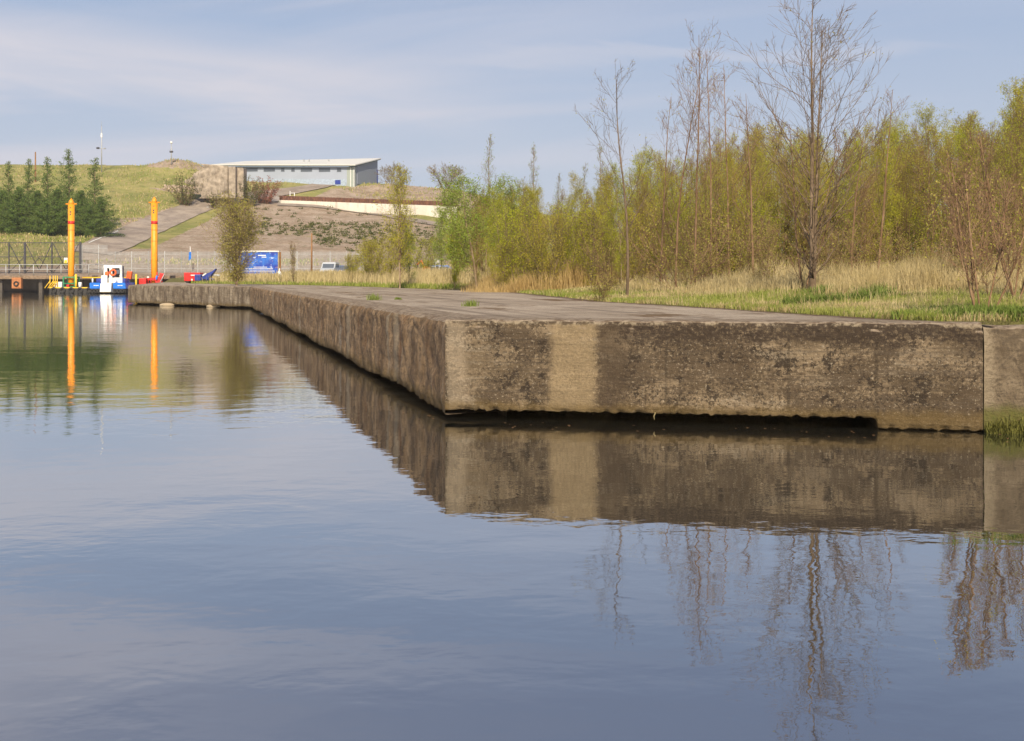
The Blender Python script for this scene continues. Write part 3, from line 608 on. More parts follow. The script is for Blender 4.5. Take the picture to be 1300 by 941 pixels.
# ------------------------------------------------------------------ buildings and walls on the hill
def obj_hill_building():
    Zb = 27.8
    K = np.array([(450 - HORX) / F * 325, 325.0]); bd = np.array([math.sin(R(12)), math.cos(R(12))]); fd = np.array([-bd[1], bd[0]])
    Lf, D = 40.3, 20.0
    root = empty('office_building', (K[0], K[1], Zb))
    tag(root, 'long pale grey building with a flat overhanging roof on the hilltop', 'building')
    def P(a, b, z): q = K + fd * a + bd * b; return (q[0] - K[0], q[1] - K[1], z)
    zE = lambda a: (CAMZ + (HORY - 212) / F * 325) - Zb + a * .022
    def slab(name, pts, mat, par=root):
        """pts: 8 corner tuples (a,b,z) bottom 4 then top 4"""
        b = bmesh.new(); v = [b.verts.new(P(*p)) for p in pts]
        for f in ((0, 1, 2, 3), (4, 5, 6, 7), (0, 1, 5, 4), (1, 2, 6, 5), (2, 3, 7, 6), (3, 0, 4, 7)): b.faces.new([v[i] for i in f])
        bmesh.ops.recalc_face_normals(b, faces=b.faces); me = bpy.data.meshes.new(name); b.to_mesh(me); b.free(); me.materials.append(mat); return link(name, me, par)
    def bx(name, a0, a1, b0, b1, z0, z1, mat, par=root, tilt=True):
        za = (lambda a: zE(a) - zE(0)) if tilt else (lambda a: 0)
        return slab(name, [(a0, b0, z0), (a1, b0, z0), (a1, b1, z0), (a0, b1, z0), (a0, b0, z1 + za(a0)), (a1, b0, z1 + za(a1)), (a1, b1, z1 + za(a1)), (a0, b1, z1 + za(a0))], mat, par)
    h = zE(0)
    wl = bx('front_wall', 2.2, Lf, 0, D, -4, h, M['clad']); wl['label'] = 'pale grey front cladding'
    bx('corner_panel', 0, 2.19, 0, 1.2, -4, h, M['clad2'])
    slab('end_wall', [(.03, 1.21, -4), (2.1, 1.21, -4), (2.1, D, -4), (.03, D, -4), (.03, 1.21, h + .2), (2.1, 1.21, h + .2), (2.1, D, h + 3.8), (.03, D, h + 3.8)], M['clad3'])
    # windows: pixel spans measured on the facade
    for x0, x1 in ((313, 327), (335, 349), (357, 361), (370, 374), (382, 396), (405, 419), (428, 433)):
        def aof(px):
            t = (px - HORX) / F; return (K[0] - t * K[1]) / (t * fd[1] - fd[0])
        a0, a1 = aof(x1), aof(x0); zm = zE((a0 + a1) / 2)
        f = bx('window', a0, a1, -.06, .1, zm - 1.35 - (zE(a1) - zE(0)) * 0, zm - .42 - (zE((a0 + a1) / 2) - zE(0)), M['glass'])
        mb_ = bx('frame', a0 - .1, a1 + .1, -.03, .08, zm - 1.45, zm - .34 - (zE((a0 + a1) / 2) - zE(0)), M['clad3'], f)
    bx('base_band', 2.3, Lf, -.05, .1, -4, h - 3.4, simple('blue_grey_band', (0.36, 0.43, 0.52), .6))
    bx('door', 4.0, 5.6, -.12, .05, -.2, 1.0, M['dblue'], tilt=False)
    for a in (1.1, 0.1): bx('downpipe', a - .08, a + .08, -.12, -.02, -2, h, M['white'])
    # roof: low at the front eave, rising to the back
    e = 1.3
    def rf(z0f, z0b, th, over, mat, name):
        A0, A1, B0, B1 = -over * .55, Lf + over + .5, -over, D + over
        pts = [(A0, B0, zE(0) + z0f), (A1, B0, zE(Lf) + z0f), (A1, B1, zE(0) + z0b), (A0, B1, zE(0) + z0b)]
        pts += [(a, b, z + th) for a, b, z in pts]; return slab(name, pts, mat)
    rf(0.02, 4.0, .22, 1.1, M['soffit'], 'soffit'); rf(.26, 4.25, .26, 1.25, M['roof'], 'roof')
    for a in (18, 19.6, 12): bx('roof_vent', a, a + .35, 12, 12.4, h + 1.6, h + 3.2, M['steel'], tilt=True)
    # dark end recess and side slats
    bx('end_cladding', -.08, .02, 2.2, D - 1, 0, h + .6, M['clad3'], tilt=False)
    mbx = bx('far_door', -.12, .0, D - 1, D, -1, h + 1, M['dblue'], tilt=False)
obj_hill_building()

# weathered concrete block with ribs
def bunker():
    Y = 286.; zt = lambda px, py: CAMZ + (HORY - py) / F * Y
    x = lambda px: (px - HORX) / F * Y
    root = empty('concrete_block', (x(275), Y, zt(0, 247)))
    tag(root, 'weathered ribbed concrete block wall dug into the hillside left of the building', 'old structure')
    def rel(v): return (v[0] - root.location[0], v[1] - root.location[1], v[2] - root.location[2])
    zb = zt(0, 252)
    # main face, ragged left edge
    ys = np.linspace(0, 1, 20); VV = []; nx = 40
    for j, t in enumerate(ys):
        for i in range(nx):
            s = i / (nx - 1); xl_ = x(240) + (1.6 * math.sin(t * 9) + 1.0 * math.sin(t * 23)) * .6 + abs(t - .45) * 5
            xx = xl_ + (x(289) - xl_) * s; zz_ = zb + (zt(0, 209.5) + .6 * (s - .5) * -1 - zb) * t
            yy = Y + mnoise.noise(Vector((xx * .7, zz_ * .7, 1))) * .6 - s * .5
            VV.append(rel((xx, yy, zz_)))
    for j, t in enumerate(ys):
        for i in range(nx): v = VV[j * nx + i]; VV.append((v[0], v[1] + 7, v[2]))
    n0 = 20 * nx; Fc = list(map(list, grid_faces(20, nx))) + [[a + n0 for a in f[::-1]] for f in grid_faces(20, nx)]
    for i in range(nx - 1): Fc.append([19 * nx + i, 19 * nx + i + n0, 19 * nx + i + 1 + n0, 19 * nx + i + 1])
    for j in range(19):
        Fc.append([j * nx, j * nx + n0, (j + 1) * nx + n0, (j + 1) * nx]); Fc.append([j * nx + nx - 1, (j + 1) * nx + nx - 1, (j + 1) * nx + nx - 1 + n0, j * nx + nx - 1 + n0])
    link('face', mesh_np('face', VV, Fc, M['bunker']), root)
    for px0, px1, dy, pt in ((266, 268, .35, 211), (273.5, 275, .35, 211), (280.5, 282, .3, 211), (291.5, 300, -.3, 212), (301.5, 308.5, 1.2, 214)):
        mb = MB(); a, b = x(px0), x(px1); mb.box(rel(((a + b) / 2, Y - .6 + dy + 1.5, (zb + zt(0, pt)) / 2)), (b - a, 3.0, zt(0, pt) - zb), bev=.05); mb.build('rib', M['bunker'], root)
    mb = MB(); mb.box(rel(((x(289) + x(308)) / 2, Y + 3, (zb + zt(0, 212)) / 2)), (x(306) - x(288), 4, zt(0, 213) - zb)); mb.build('core', M['bunker'], root)
bunker()
# broken low rubble wall on the slope
def rubble(name, px0, py0, px1, py1, h, label):
    rnd = random.Random(px0); A = hit(px0, py0); B = hit(px1, py1); mb = MB(); n = 26
    for i in range(n):
        t = i / (n - 1); p = A.lerp(B, t); z = gz(p.x, p.y)
        mb.box((p.x - A.x, p.y - A.y, z - A.z + h * .3), ((B - A).length / n * 1.25, 1.0 + rnd.random() * .6, h * (0.8 + rnd.random() * .7)), rz=rnd.uniform(-.2, .2), ry=rnd.uniform(-.12, .12), bev=.06)
    o = mb.build(name, M['rubble'], None); o.location = A; tag(o, label, 'wall')
rubble('rubble_wall', 210, 240, 269, 246, 1.1, 'broken low rubble wall in the grass below the concrete block')

# long low white wall with rusty sheet piling on top
def white_wall():
    A = hit(354, 258); B = hit(580, 281); n = 60
    root = empty('retaining_wall', A); tag(root, 'long low white concrete retaining wall topped with rusty brown sheet piling', 'wall')
    V1 = []; V2 = []; V3 = []
    for i in range(n + 1):
        t = i / n; p = A.lerp(B, t); px = HORX + F * p.x / p.y
        zt = CAMZ + (HORY - (254 + 8 * t)) / F * p.y; zr = CAMZ + (HORY - (248 + 8 * t)) / F * p.y; zb = p.z - 1.5
        zb = gz(p.x, p.y) - .6
        for o_, z in ((0, zb), (0, zt), (.6, zt), (.6, zb)): V1.append((p.x - A.x, p.y - A.y + o_, z - A.z))
    m = 240
    for i in range(m + 1):
        t = i / m; p = A.lerp(B, t); w_ = (0, .0, .45, .45)[i % 4]
        zt = CAMZ + (HORY - (254 + 8 * t)) / F * p.y; zr = CAMZ + (HORY - (248 + 8 * t)) / F * p.y
        for o_, z in ((.7 + w_, zt - .8), (.7 + w_, zr), (.85 + w_, zr), (.85 + w_, zt - .8)): V2.append((p.x - A.x, p.y - A.y + o_, z - A.z))
    link('wall_face', mesh_np('wall_face', V1, grid_faces(n + 1, 4), M['wallwhite']), root)
    link('sheet_piling', mesh_np('sheet_piling', V2, grid_faces(m + 1, 4), M['rust']), root)
white_wall()
# white goal-like post frame in front of the wall
p = hit(371, 258); r = empty('post_frame', p); tag(r, 'thin white post frame standing before the left end of the rusty wall', 'post')
for dx in (-.55, .55): MB().tube([(dx, 0, -.3), (dx, 0, 3.0 if dx < 0 else 2.6)], .09, 6).build('post', M['white'], r)
MB().tube([(-.55, 0, 2.5), (.55, 0, 2.5)], .07, 6).build('crossbar', M['white'], r)

# masts on the crest
def mast(px, pt, pb, label, kind):
    Y = 318; b = at(px, pb, Y); b.z = gz(b.x, b.y) - .2; h = at(px, pt, Y).z - b.z
    r = empty('lamp_mast', b); tag(r, label, 'mast')
    MB().tube([(0, 0, 0), (0, 0, h)], [.16, .10], 8).build('pole', M['steel'], r)
    if kind == 0:
        MB().tube([(-.9, 0, h * .52), (.9, 0, h * .52)], .07, 6).build('crossarm', M['steel'], r)
        MB().box((-.95, -.1, h * .53), (.75, .5, .45), rx=.3, bev=.06).build('floodlight', M['dsteel'], r)
        MB().box((.85, -.1, h * .52), (.5, .4, .3), rx=.3, bev=.05).build('floodlight', M['steel'], r)
        MB().box((0, 0, h * .80), (.42, .3, 1.1), bev=.05).build('antenna', M['white'], r); MB().tube([(0, 0, h), (0, 0, h + 1.2)], .04, 5).build('tip', M['steel'], r)
    else:
        MB().box((0, 0, h * .60), (.9, .5, .5), bev=.08).build('floodlight', M['dsteel'], r)
        MB().ball((0, 0, h), .36).build('globe', M['white'], r)
        MB().tube([(-.4, 0, h * .7), (.4, 0, h * .7)], .05, 6).build('crossarm', M['steel'], r)
mast(129, 160, 209, 'tall thin grey mast with crossarm floodlights on the left hill crest', 0)
mast(217.5, 181, 204, 'shorter mast with a white globe above the earth heap', 1)
b = at(45, 205, 300); b.z = gz(b.x, b.y); o = MB().tube([(0, 0, -1), (0, 0, at(45, 193, 300).z - b.z)], [.22, .16], 7).build('timber_post', M['wood']); o.location = b; tag(o, 'dark timber post poking above the hill crest behind the conifers', 'post')

# ------------------------------------------------------------------ fences
def dark_fence():
    Y = 172.5; x0, x1 = (-60 - HORX) / F * Y, (103 - HORX) / F * Y
    zb = gz(x0 + 5, Y); zt = CAMZ + (HORY - 307.5) / F * Y; H = zt - zb
    root = empty('gate_fence', (x0, Y, zb)); tag(root, 'dark steel mesh gate fence with cross bracing on the far shore', 'fence')
    Lx = x1 - x0
    for px in (-45, -22, 11.5, 31.5, 66, 102): 
        x = (px - HORX) / F * Y - x0; MB().box((x, 0, H / 2), (.32 if px in (31.5, 102) else .14, .2, H), bev=.02).build('post', M['dsteel'], root)
    mb = MB()
    for z in (.15, H * .53, H - .08): mb.box((Lx / 2, .02, z), (Lx, .08, .10))
    mb.build('rail', M['dsteel'], root)
    mb = MB(); n = int(Lx / .16)
    for i in range(n): mb.box((i * .16 + .08, .08, H / 2), (.028, .02, H - .1))
    mb.build('mesh_panel', M['dsteel'], root)
    mb = MB()
    for a, b in ((33, 50), (66, 50), (68, 84), (100, 84), (12, 30)):
        xa, xb = (a - HORX) / F * Y - x0, (b - HORX) / F * Y - x0; mb.tube([(xa, -.06, H * .95), (xb, -.06, .5)], .06, 5)
        mb.tube([(xa, -.06, .2), (xb, -.06, H * .5)], .05, 5)
    mb.build('brace', M['dsteel'], root)
    s = MB().box(((84 - HORX) / F * Y - x0, -.16, H * .42), (.52, .03, .75)); so = s.build('warning_sign', M['white'], root)
    MB().box(((84 - HORX) / F * Y - x0, -.185, H * .38), (.40, .01, .45)).build('sign_panel', M['yellow2'], so)
dark_fence()
def palisade():
    Y = 176.; x0, x1 = (104 - HORX) / F * Y, (470 - HORX) / F * Y; Lx = x1 - x0
    root = empty('palisade_fence', (x0, Y, gz(x0, Y))); zb0 = root.location.z
    tag(root, 'long light grey palisade fence across the yard behind the billboard', 'fence')
    def topz(x):
        px = HORX + F * (x + x0) / Y; py = 311 if px < 136 else 319.5; return CAMZ + (HORY - py) / F * Y - zb0
    mb = MB(); n = int(Lx / .17)
    for i in range(n):
        x = i * .17; zt = topz(x); zb = gz(x + x0, Y) - zb0; b = mb.bm
        mb.box((x, 0, (zt + zb) / 2), (.055, .02, zt - zb))
    mb.build('pale', M['steel'], root)
    px = 104
    k = 0
    while px < 470:
        x = (px - HORX) / F * Y - x0; zt = topz(x + .01); zb = gz(x + x0, Y) - zb0
        MB().box((x, .08, (zt + zb) / 2), (.10, .10, zt - zb + .1)).build('post', M['steel'], root); px += 21; k += 1
    mb = MB()
    for a, b in ((0, (136 - HORX) / F * Y - x0), ((136 - HORX) / F * Y - x0, Lx)):
        for fz in (.2, .88):
            zt = topz((a + b) / 2); zb = gz((a + b) / 2 + x0, Y) - zb0
            mb.box(((a + b) / 2, .04, zb + (zt - zb) * fz), (b - a, .05, .07))
    mb.build('rail', M['steel'], root)
palisade()
def handrail():
    Y = 161.8; x0, x1 = (-80 - HORX) / F * Y, (138 - HORX) / F * Y; Lx = x1 - x0
    root = empty('handrail', (x0, Y, 2.22)); tag(root, 'grey tubular handrail along the edge of the far jetty', 'railing')
    for z in (1.5, .85): MB().tube([(0, 0, z), (Lx, 0, z)], .045, 6).build('rail', M['steel'], root)
    px = -80
    while px <= 138:
        MB().tube([((px - HORX) / F * Y - x0, 0, 0), ((px - HORX) / F * Y - x0, 0, 1.5)], .06, 6).build('post', M['steel'], root); px += 17.5
handrail()
o = at(22, 359.5, 160.2); r = empty('mooring_fender', (o.x, o.y, .3)); tag(r, 'rusty orange steel mooring fender under the far jetty', 'fender')
MB().box((0, 0, .9), (1.3, .7, 1.5), bev=.1).build('panel', simple('rusty_orange', (0.36, 0.14, 0.05), .8, var=.3), r)
MB().torus((0, -.4, .8), .28, .10).build('ring', M['rubber'], r)

# ------------------------------------------------------------------ poles, barge, workboat
def spud(px, ptop, label):
    Y = 151.; x = (px - HORX) / F * Y; zt = CAMZ + (HORY - ptop) / F * Y
    r = empty('spud_pole', (x, Y, 0)); tag(r, label, 'pole', 'tall yellow spud poles')
    rad = .40
    MB().tube([(0, 0, -2), (0, 0, zt - .75)], rad, 20).build('shaft', M['yellow'], r)
    MB().tube([(0, 0, zt - .75), (0, 0, zt - .4), (0, 0, zt)], [rad * .98, rad * .75, .05], 16).build('tip', M['yellow'], r)
    MB().tube([(-.72, 0, zt - .72), (.72, 0, zt - .72)], .09, 8).build('lifting_bar', M['yellow'], r)
    MB().tube([(0, 0, CAMZ + (HORY - 284.6) / F * Y), (0, 0, CAMZ + (HORY - 280.8) / F * Y)], rad + .012, 20).build('red_band', M['red'], r)
    for py in (292.5, 306.5): MB().tube([(0, 0, CAMZ + (HORY - py) / F * Y), (0, 0, CAMZ + (HORY - py) / F * Y + .06)], rad + .01, 20).build('weld_ring', M['orange'], r)
    for k, (dz, hh) in enumerate(((-1.2, .12), (-1.75, .22), (-2.05, .18))):
        MB().box((.02, -rad - .002, zt + dz), (.16, .02, hh)).build('marking', M['dsteel'], r)
spud(90.5, 252, 'tall yellow pole at the left end of the barge beside green frames')
spud(196, 250, 'tall yellow pole rising behind the quay beside red machinery')
def barge():
    Y = 151.; X = lambda px: (px - HORX) / F * Y; Z = lambda py: CAMZ + (HORY - py) / F * Y
    x0, x1 = X(74), X(222); r = empty('work_barge', ((x0 + x1) / 2, Y, 0)); tag(r, 'low black dredging barge with yellow edging moored by the quay', 'barge')
    ox = r.location.x
    zd = .62
    MB().prism([(-3, -.5), (3, -.5), (3, zd), (-3, zd)], x0 - ox, x1 - ox, bev=.08).build('hull', M['black'], r)
    for i in range(9): MB().torus((x0 - ox + .6 + i * 1.1, -3.1, .35), .28, .12).build('tyre_fender', M['rubber'], r)
    MB().box(((x0 + x1) / 2 - ox, -2.9, zd + .06), (x1 - x0, .14, .12)).build('edge_rail', M['yellow2'], r)
    MB().tube([(X(109) - ox, -1.2, Z(352.5)), (X(171) - ox, -1.2, Z(352.8))], .09, 6).build('boom', M['yellow2'], r)
    for px in (106, 181): MB().tube([(X(px) - ox, -2.6, zd), (X(px) - ox, -2.6, Z(348.2))], .13, 10).build('bollard', M['yellow2'], r)
    for px in (74, 78, 80.5, 83):
        mb = MB(); mb.tube([(X(px) - ox, -2.7, zd), (X(px) - ox, -2.7, Z(350))], .05, 6); mb.tube([(X(px) - ox, -2.7, zd + .9), (X(px - 6) - ox, -2.9, zd)], .05, 6); mb.build('stanchion', M['yellow2'], r)
    # green guide frame around pole 1
    gx = X(90.5) - ox; mb = MB()
    for sx in (-.72, .72):
        for sy in (-.7, .7): mb.box((gx + sx, sy, 1.25), (.18, .18, 1.5))
    for z in (2.0, 1.2, .75):
        for sy in (-.7, .7): mb.box((gx, sy, z), (1.6, .14, .16))
        for sx in (-.72, .72): mb.box((gx + sx, 0, z), (.14, 1.4, .16))
    mb.build('pole_guide', M['green'], r)
    gx2 = X(196) - ox; mb = MB()
    for sx in (-.6, .6):
        for sy in (-.7, .7): mb.box((gx2 + sx, sy, 1.1), (.2, .2, 1.2))
    for z in (1.75, 1.1): 
        for sy in (-.7, .7): mb.box((gx2, sy, z), (1.5, .16, .3))
    mb.build('pole_guide', M['red'], r)
    for dx in (-.65, .65): MB().ball((gx2 + dx, -.5, 1.95), .16).build('lamp', M['white'], r)
    MB().ball((gx + .8, -.6, 2.2), .17).build('lamp', M['white'], r)
    # white deck boxes, drum, winch
    MB().box((X(85) - ox, -2.2, zd + .42), (.5, .5, .75), bev=.05).build('deck_box', M['white'], r)
    MB().box((X(80.2) - ox, -2.3, zd + .35), (.35, .4, .6), bev=.05).build('deck_box', M['white'], r)
    MB().tube([(X(110) - ox, -2.3, zd), (X(110) - ox, -2.3, zd + .75)], .2, 10).build('drum', M['white'], r)
    MB().box((X(95.5) - ox, -2.4, zd + .25), (.3, .4, .4), bev=.05).build('fuel_can', M['red'], r)
    mb = MB(); mb.box((X(169.5) - ox, -1.6, Z(349.5)), (.62, .5, 1.0), ry=.14, bev=.08); mb.build('winch_cover', M['orange'], r)
    MB().tube([(X(169.5) - ox, -1.5, zd), (X(169.5) - ox, -1.5, Z(353))], .1, 8).build('winch_post', M['dsteel'], r)
    # red machinery right of pole 2
    mb = MB(); mb.box((X(186.5) - ox, -1.5, 1.3), (.9, .8, 1.1), bev=.08); mb.tube([(X(184) - ox, -1.5, 1.1), (X(189) - ox, -1.5, 1.9)], .1, 6); mb.build('engine', M['red'], r)
    mb = MB(); mb.box((X(205.5) - ox, -1.4, 1.6), (.8, .7, .9), ry=-.25, bev=.08); mb.box((X(209.5) - ox, -1.4, 2.15), (.55, .5, .7), ry=.3, bev=.06); mb.box((X(204) - ox, -1.5, 2.2), (.12, .12, .9)); mb.build('hydraulic_pump', M['red'], r)
    MB().box((X(204.6) - ox, -1.9, 1.95), (.22, .2, .5), ry=.2, bev=.03).build('control_panel', M['blue'], r)
    MB().tube([(X(208) - ox, -2.2, 1.0), (X(215.5) - ox, -2.2, 2.45)], .06, 6).build('gangway_rail', M['steel'], r)
barge()
def workboat():
    Y = 145.5; X = lambda px: (px - HORX) / F * Y; Z = lambda py: CAMZ + (HORY - py) / F * Y
    cx_ = X(137.5); r = empty('workboat', (cx_, Y, 0)); tag(r, 'small white and blue twin-hulled workboat moored bow-on at the quay end', 'boat')
    for a, b in ((115.5, 130), (145, 161)):
        x0, x1 = X(a) - cx_, X(b) - cx_
        MB().prism([(-.2, .02), (3.8, .02), (4, .55), (-.35, .55)], x0 + .05, x1 - .05, bev=.05).build('hull', M['rubber'], r)
        f = MB().prism([(-.45, .56), (4.1, .56), (4.1, 1.32), (-.6, 1.32)], x0, x1, bev=.07).build('side_tank', M['blue'], r)
        for k in range(3): MB().box(((x0 + x1) / 2 - .1 + k * .22, -.55, .98), (.15, .02, .09)).build('lettering', M['white'], f)
        mb = MB()
        for k in range(3): mb.torus((x0 + .3 + k * .42, -.42, .3), .17, .09)
        mb.build('tyre', M['rubber'], r)
        MB().box(((x0 + x1) / 2 + (.1 if a < 120 else -.1), 1.5, 1.6), ((x1 - x0) * .6, 1.6, .5), bev=.06).build('locker', M['dblue'], r)
        MB().tube([(x0 + .2, 0, 1.3), (x0 + .2, 0, 1.85)], .1, 8).build('bitt', M['white'], r)
    # white bow ramp / central column
    x0, x1 = X(129.5) - cx_, X(144.5) - cx_
    MB().prism([(-1.0, .18), (.4, .05), (3.5, .05), (3.5, 1.3), (-.7, 1.3)], x0 + .05, x1 - .08, bev=.06).build('bow', M['white'], r)
    MB().box(((x0 + x1) / 2, -.8, .25), (x1 - x0 - .3, .3, .22), bev=.04).build('bow_roller', M['stone'], r)
    # wheelhouse frame with openings
    a, b, t_ = X(130.2) - cx_, X(153.3) - cx_, Z(336.5)
    mb = MB(); zb = 1.25
    mb.box((a + .22, .6, (zb + t_) / 2), (.42, .5, t_ - zb), bev=.05); mb.box((b - .14, .6, (zb + t_) / 2), (.26, .5, t_ - zb), bev=.05)
    mb.box(((a + b) / 2, .6, t_ - .2), (b - a, .55, .38), bev=.05); mb.box(((a + b) / 2 + .3, .62, zb + .35), (b - a - .5, .5, .7), bev=.05)
    mb.box((X(140) - cx_, .3, (zb + t_) / 2 - .1), (.34, .3, t_ - zb), bev=.05)
    mb.build('wheelhouse', M['white'], r)
    MB().box(((a + b) / 2, 1.2, (zb + t_) / 2), (b - a - .2, .6, t_ - zb - .3)).build('cabin_interior', M['dsteel'], r)
    MB().box((X(133) - cx_, -.1, 1.75), (.75, .5, .95), bev=.12).build('engine_cover', M['white'], r)
    MB().torus((X(143) - cx_, .12, Z(346)), .34, .11).build('lifebuoy', M['orange'], r)
    MB().box((X(135.2) - cx_, .12, Z(347.5)), (.45, .25, .5), bev=.1).build('life_jacket', M['orange'], r)
    MB().box((X(149) - cx_, .2, Z(345)), (.5, .1, .5)).build('window', M['glass'], r)
workboat()

# ------------------------------------------------------------------ yard things
def on(px, Y): x = (px - HORX) / F * Y; return Vector((x, Y, gz(x, Y)))
# red box trailer
Y = 118.; p = on(246, Y); r = empty('trailer_box', p); tag(r, 'bright red box trailer standing on the distant quay', 'trailer')
MB().box((0, 0, .62), (1.62, 1.3, .84), bev=.05).build('body', M['red'], r)
MB().box((0, 0, .17), (1.5, 1.1, .07)).build('chassis', M['black'], r)
for sx in (-.5, .5): MB().tube([(sx, -.62, .17), (sx, .62, .17)], .17, 14).build('wheel', M['rubber'], r)
f = MB().box((.12, -.665, .78), (.5, .02, .10)).build('lettering', M['white'], r); MB().box((0, -.665, .34), (.16, .02, .16)).build('placard', M['white'], r)
# blue conveyor machine
Y = 115.; p = on(262, Y); r = empty('blue_machine', p); tag(r, 'deep blue wheeled machine with a raised boom beside the red trailer', 'machine')
MB().box((-.75, 0, .52), (.62, .8, .62), bev=.09).build('engine_body', M['dblue'], r)
mb = MB(); mb.prism([(-.42, .25), (.1, .2), (.95, 1.25), (.98, 1.42), (.55, 1.05), (-.3, .75)], -.35, .35, axis='y', bev=.04); mb.build('boom', M['dblue'], r)
MB().box((-.1, -.38, .82), (.42, .04, .12), ry=-.6).build('stripe', M['white'], r)
for sx in (-.1, .52): MB().tube([(sx, -.45, .2), (sx, -.3, .2)], .2, 14).build('wheel', M['rubber'], r)
MB().box((.25, 0, .35), (1.0, .5, .18), bev=.04).build('chassis', M['dblue'], r)
MB().box((.95, .1, .75), (.7, .3, .18), ry=.1, bev=.04).build('hopper', M['steel'], r)
# billboard
Y = 112.; p = on(328, Y); r = empty('billboard', (p.x, p.y, p.z)); zt = CAMZ + (HORY - 320) / F * Y - p.z; zb = CAMZ + (HORY - 347.5) / F * Y - p.z; W = 50 / F * Y
tag(r, 'blue printed billboard with a pale frame standing behind the bare bush', 'billboard')
def art():
    m, t, p_, o_ = newmat('billboard_print'); g = G(t); v = g.obj()
    c = g.mix(g.rng(g.noise(v, 1.3, 5, .6), .35, .65), (0.012, 0.04, 0.36), (0.03, 0.16, 0.60))
    c = g.mix(g.rng(g.noise(g.mapv(v, (1.2, 1, 2.2), (2, 0, 1)), 1.6, 6, .7), .56, .68), c, (0.55, 0.66, 0.82))
    c = g.mix(g.math('MULTIPLY', g.rng(g.noise(g.mapv(v, (1, 1, 1), (7, 0, 5)), 3.2, 4, .7), .6, .7), .7), c, (0.45, 0.25, 0.22))
    g.put(c, p_.inputs['Base Color']); p_.inputs['Roughness'].default_value = .5; return m
pn = MB().box((0, 0, (zt + zb) / 2), (W, .10, zt - zb)).build('printed_panel', art(), r)
for k, (dx, z, w_, h_) in enumerate(((.35, .84, .75, .09), (.55, .76, .45, .07), (.2, .30, 1.3, .05), (0.1, .22, 2.6, .06), (0.1, .12, 2.9, .06))): MB().box((dx, -.056, zb + (zt - zb) * z), (w_, .012, h_)).build('text_line', M['white'], pn)
mb = MB(); mb.box((0, -.02, zt + .06), (W + .2, .2, .12)); mb.build('top_frame', M['white'], r)
MB().box((W / 2 + .06, -.02, (zt + zb) / 2), (.12, .2, zt - zb)).build('side_frame', M['stone'], r); MB().box((-W / 2 - .06, -.02, (zt + zb) / 2), (.12, .2, zt - zb)).build('side_frame', M['stone'], r)
MB().box((0, -.02, zb - .08), (W + .24, .2, .16)).build('bottom_frame', M['stone'], r)
for sx in (-W / 2 + .1, 0, W / 2 + .18): MB().box((sx, .16, zt / 2), (.13, .13, zt), bev=.01).build('leg', M['wood'], r)
p = on(354.5, 110); r = MB().ball((0, 0, .38), .3, 2, (.7, .7, 1.25)).tube([(0, 0, .6), (.05, 0, 1.0)], [.1, .03], 8).build('rubble_sack', M['white']); r.location = p; tag(r, 'white tied sack standing at the right foot of the billboard', 'sack')
# small blue flag on the fence
p = on(241.5, 174); r = empty('banner', p); tag(r, 'small narrow blue banner on a white pole against the palisade fence', 'banner')
MB().tube([(0, 0, 0), (0, 0, CAMZ + (HORY - 313) / F * 174 - p.z)], .05, 6).build('pole', M['white'], r)
mb = MB(); mb.prism([(-.2, 0), (.16, .3), (.18, 1.3), (-.14, 1.25)], -.03, .03, axis='y'); o = mb.build('cloth', M['blue'], r); o.location.z = CAMZ + (HORY - 331) / F * 174 - p.z; o.location.y = -.1
# timber pole
p = on(395.5, 168); o = MB().tube([(0, 0, -.5), (.03, 0, CAMZ + (HORY - 296) / F * 168 - p.z)], [.14, .10], 8).build('timber_post', M['wood']); o.location = p; tag(o, 'tall orange-brown timber pole behind the fence between billboard and cars', 'post')
# cars (front view, half hidden by grass)
def car(px, Y, rz, body, label, van=False):
    p = on(px, Y); r = empty('parked_car', p, rz); tag(r, label, 'car', 'cars parked in the yard')
    H = 1.85 if van else 1.45
    prof = [(-2.1, .3), (2.1, .3), (2.15, .75), (1.95, .92), (1.15, H * .62), (.55, H), (-1.5, H), (-2.0, H * .62), (-2.15, .8)]
    MB().prism([(a, b) for a, b in prof], -.86, .86, axis='x', bev=.07).build('body', body, r)      # length along y
    MB().box((0, 1.02, H * .74), (1.45, .72, .035), rx=-.9, bev=.01).build('windscreen', M['glass'], r)
    MB().box((0, -1.86, H * .78), (1.4, .06, .42), rx=-.3).build('rear_window', M['glass'], r)
    for sx in (-.87, .87): MB().box((sx, -.45, H * .77), (.03, 1.9, .42), bev=.01).build('side_window', M['glass'], r)
    for sx in (-.78, .78):
        for sy in (-1.35, 1.35):
            wv = MB().tube([(sx - .11, sy, .32), (sx + .11, sy, .32)], .33, 18).build('wheel', M['rubber'], r); MB().tube([(sx - .12, sy, .32), (sx + .12, sy, .32)], .18, 12).build('rim', M['steel'], wv)
    for sx in (-.62, .62):
        MB().box((sx, 2.1, .72), (.34, .1, .16), bev=.03).build('headlight', M['white'], r); MB().box((sx, -2.12, .8), (.25, .08, .2), bev=.03).build('tail_light', M['red'], r)
    MB().box((0, 2.13, .45), (1.5, .12, .2), bev=.03).build('bumper', M['black'], r)
silver = simple('silver_car_paint', (0.62, 0.64, 0.66), .3, .3, var=.03); bluep = simple('blue_car_paint', (0.07, 0.13, 0.28), .3, .2, var=.03)
car(419, 150, R(176), silver, 'silver white car facing the dock beyond the dry grass', True)
car(435, 153, R(165), bluep, 'dark blue car beside the silver car beyond the dry grass')
car(552, 128, R(95), simple('mid_blue_paint', (0.12, 0.2, 0.45), .35, var=.03), 'pale blue car seen side-on behind the twin-stemmed birch')
p = on(541, 124); r = empty('small_digger', p); tag(r, 'small orange digger with a bent arm between the birch trunks', 'digger')
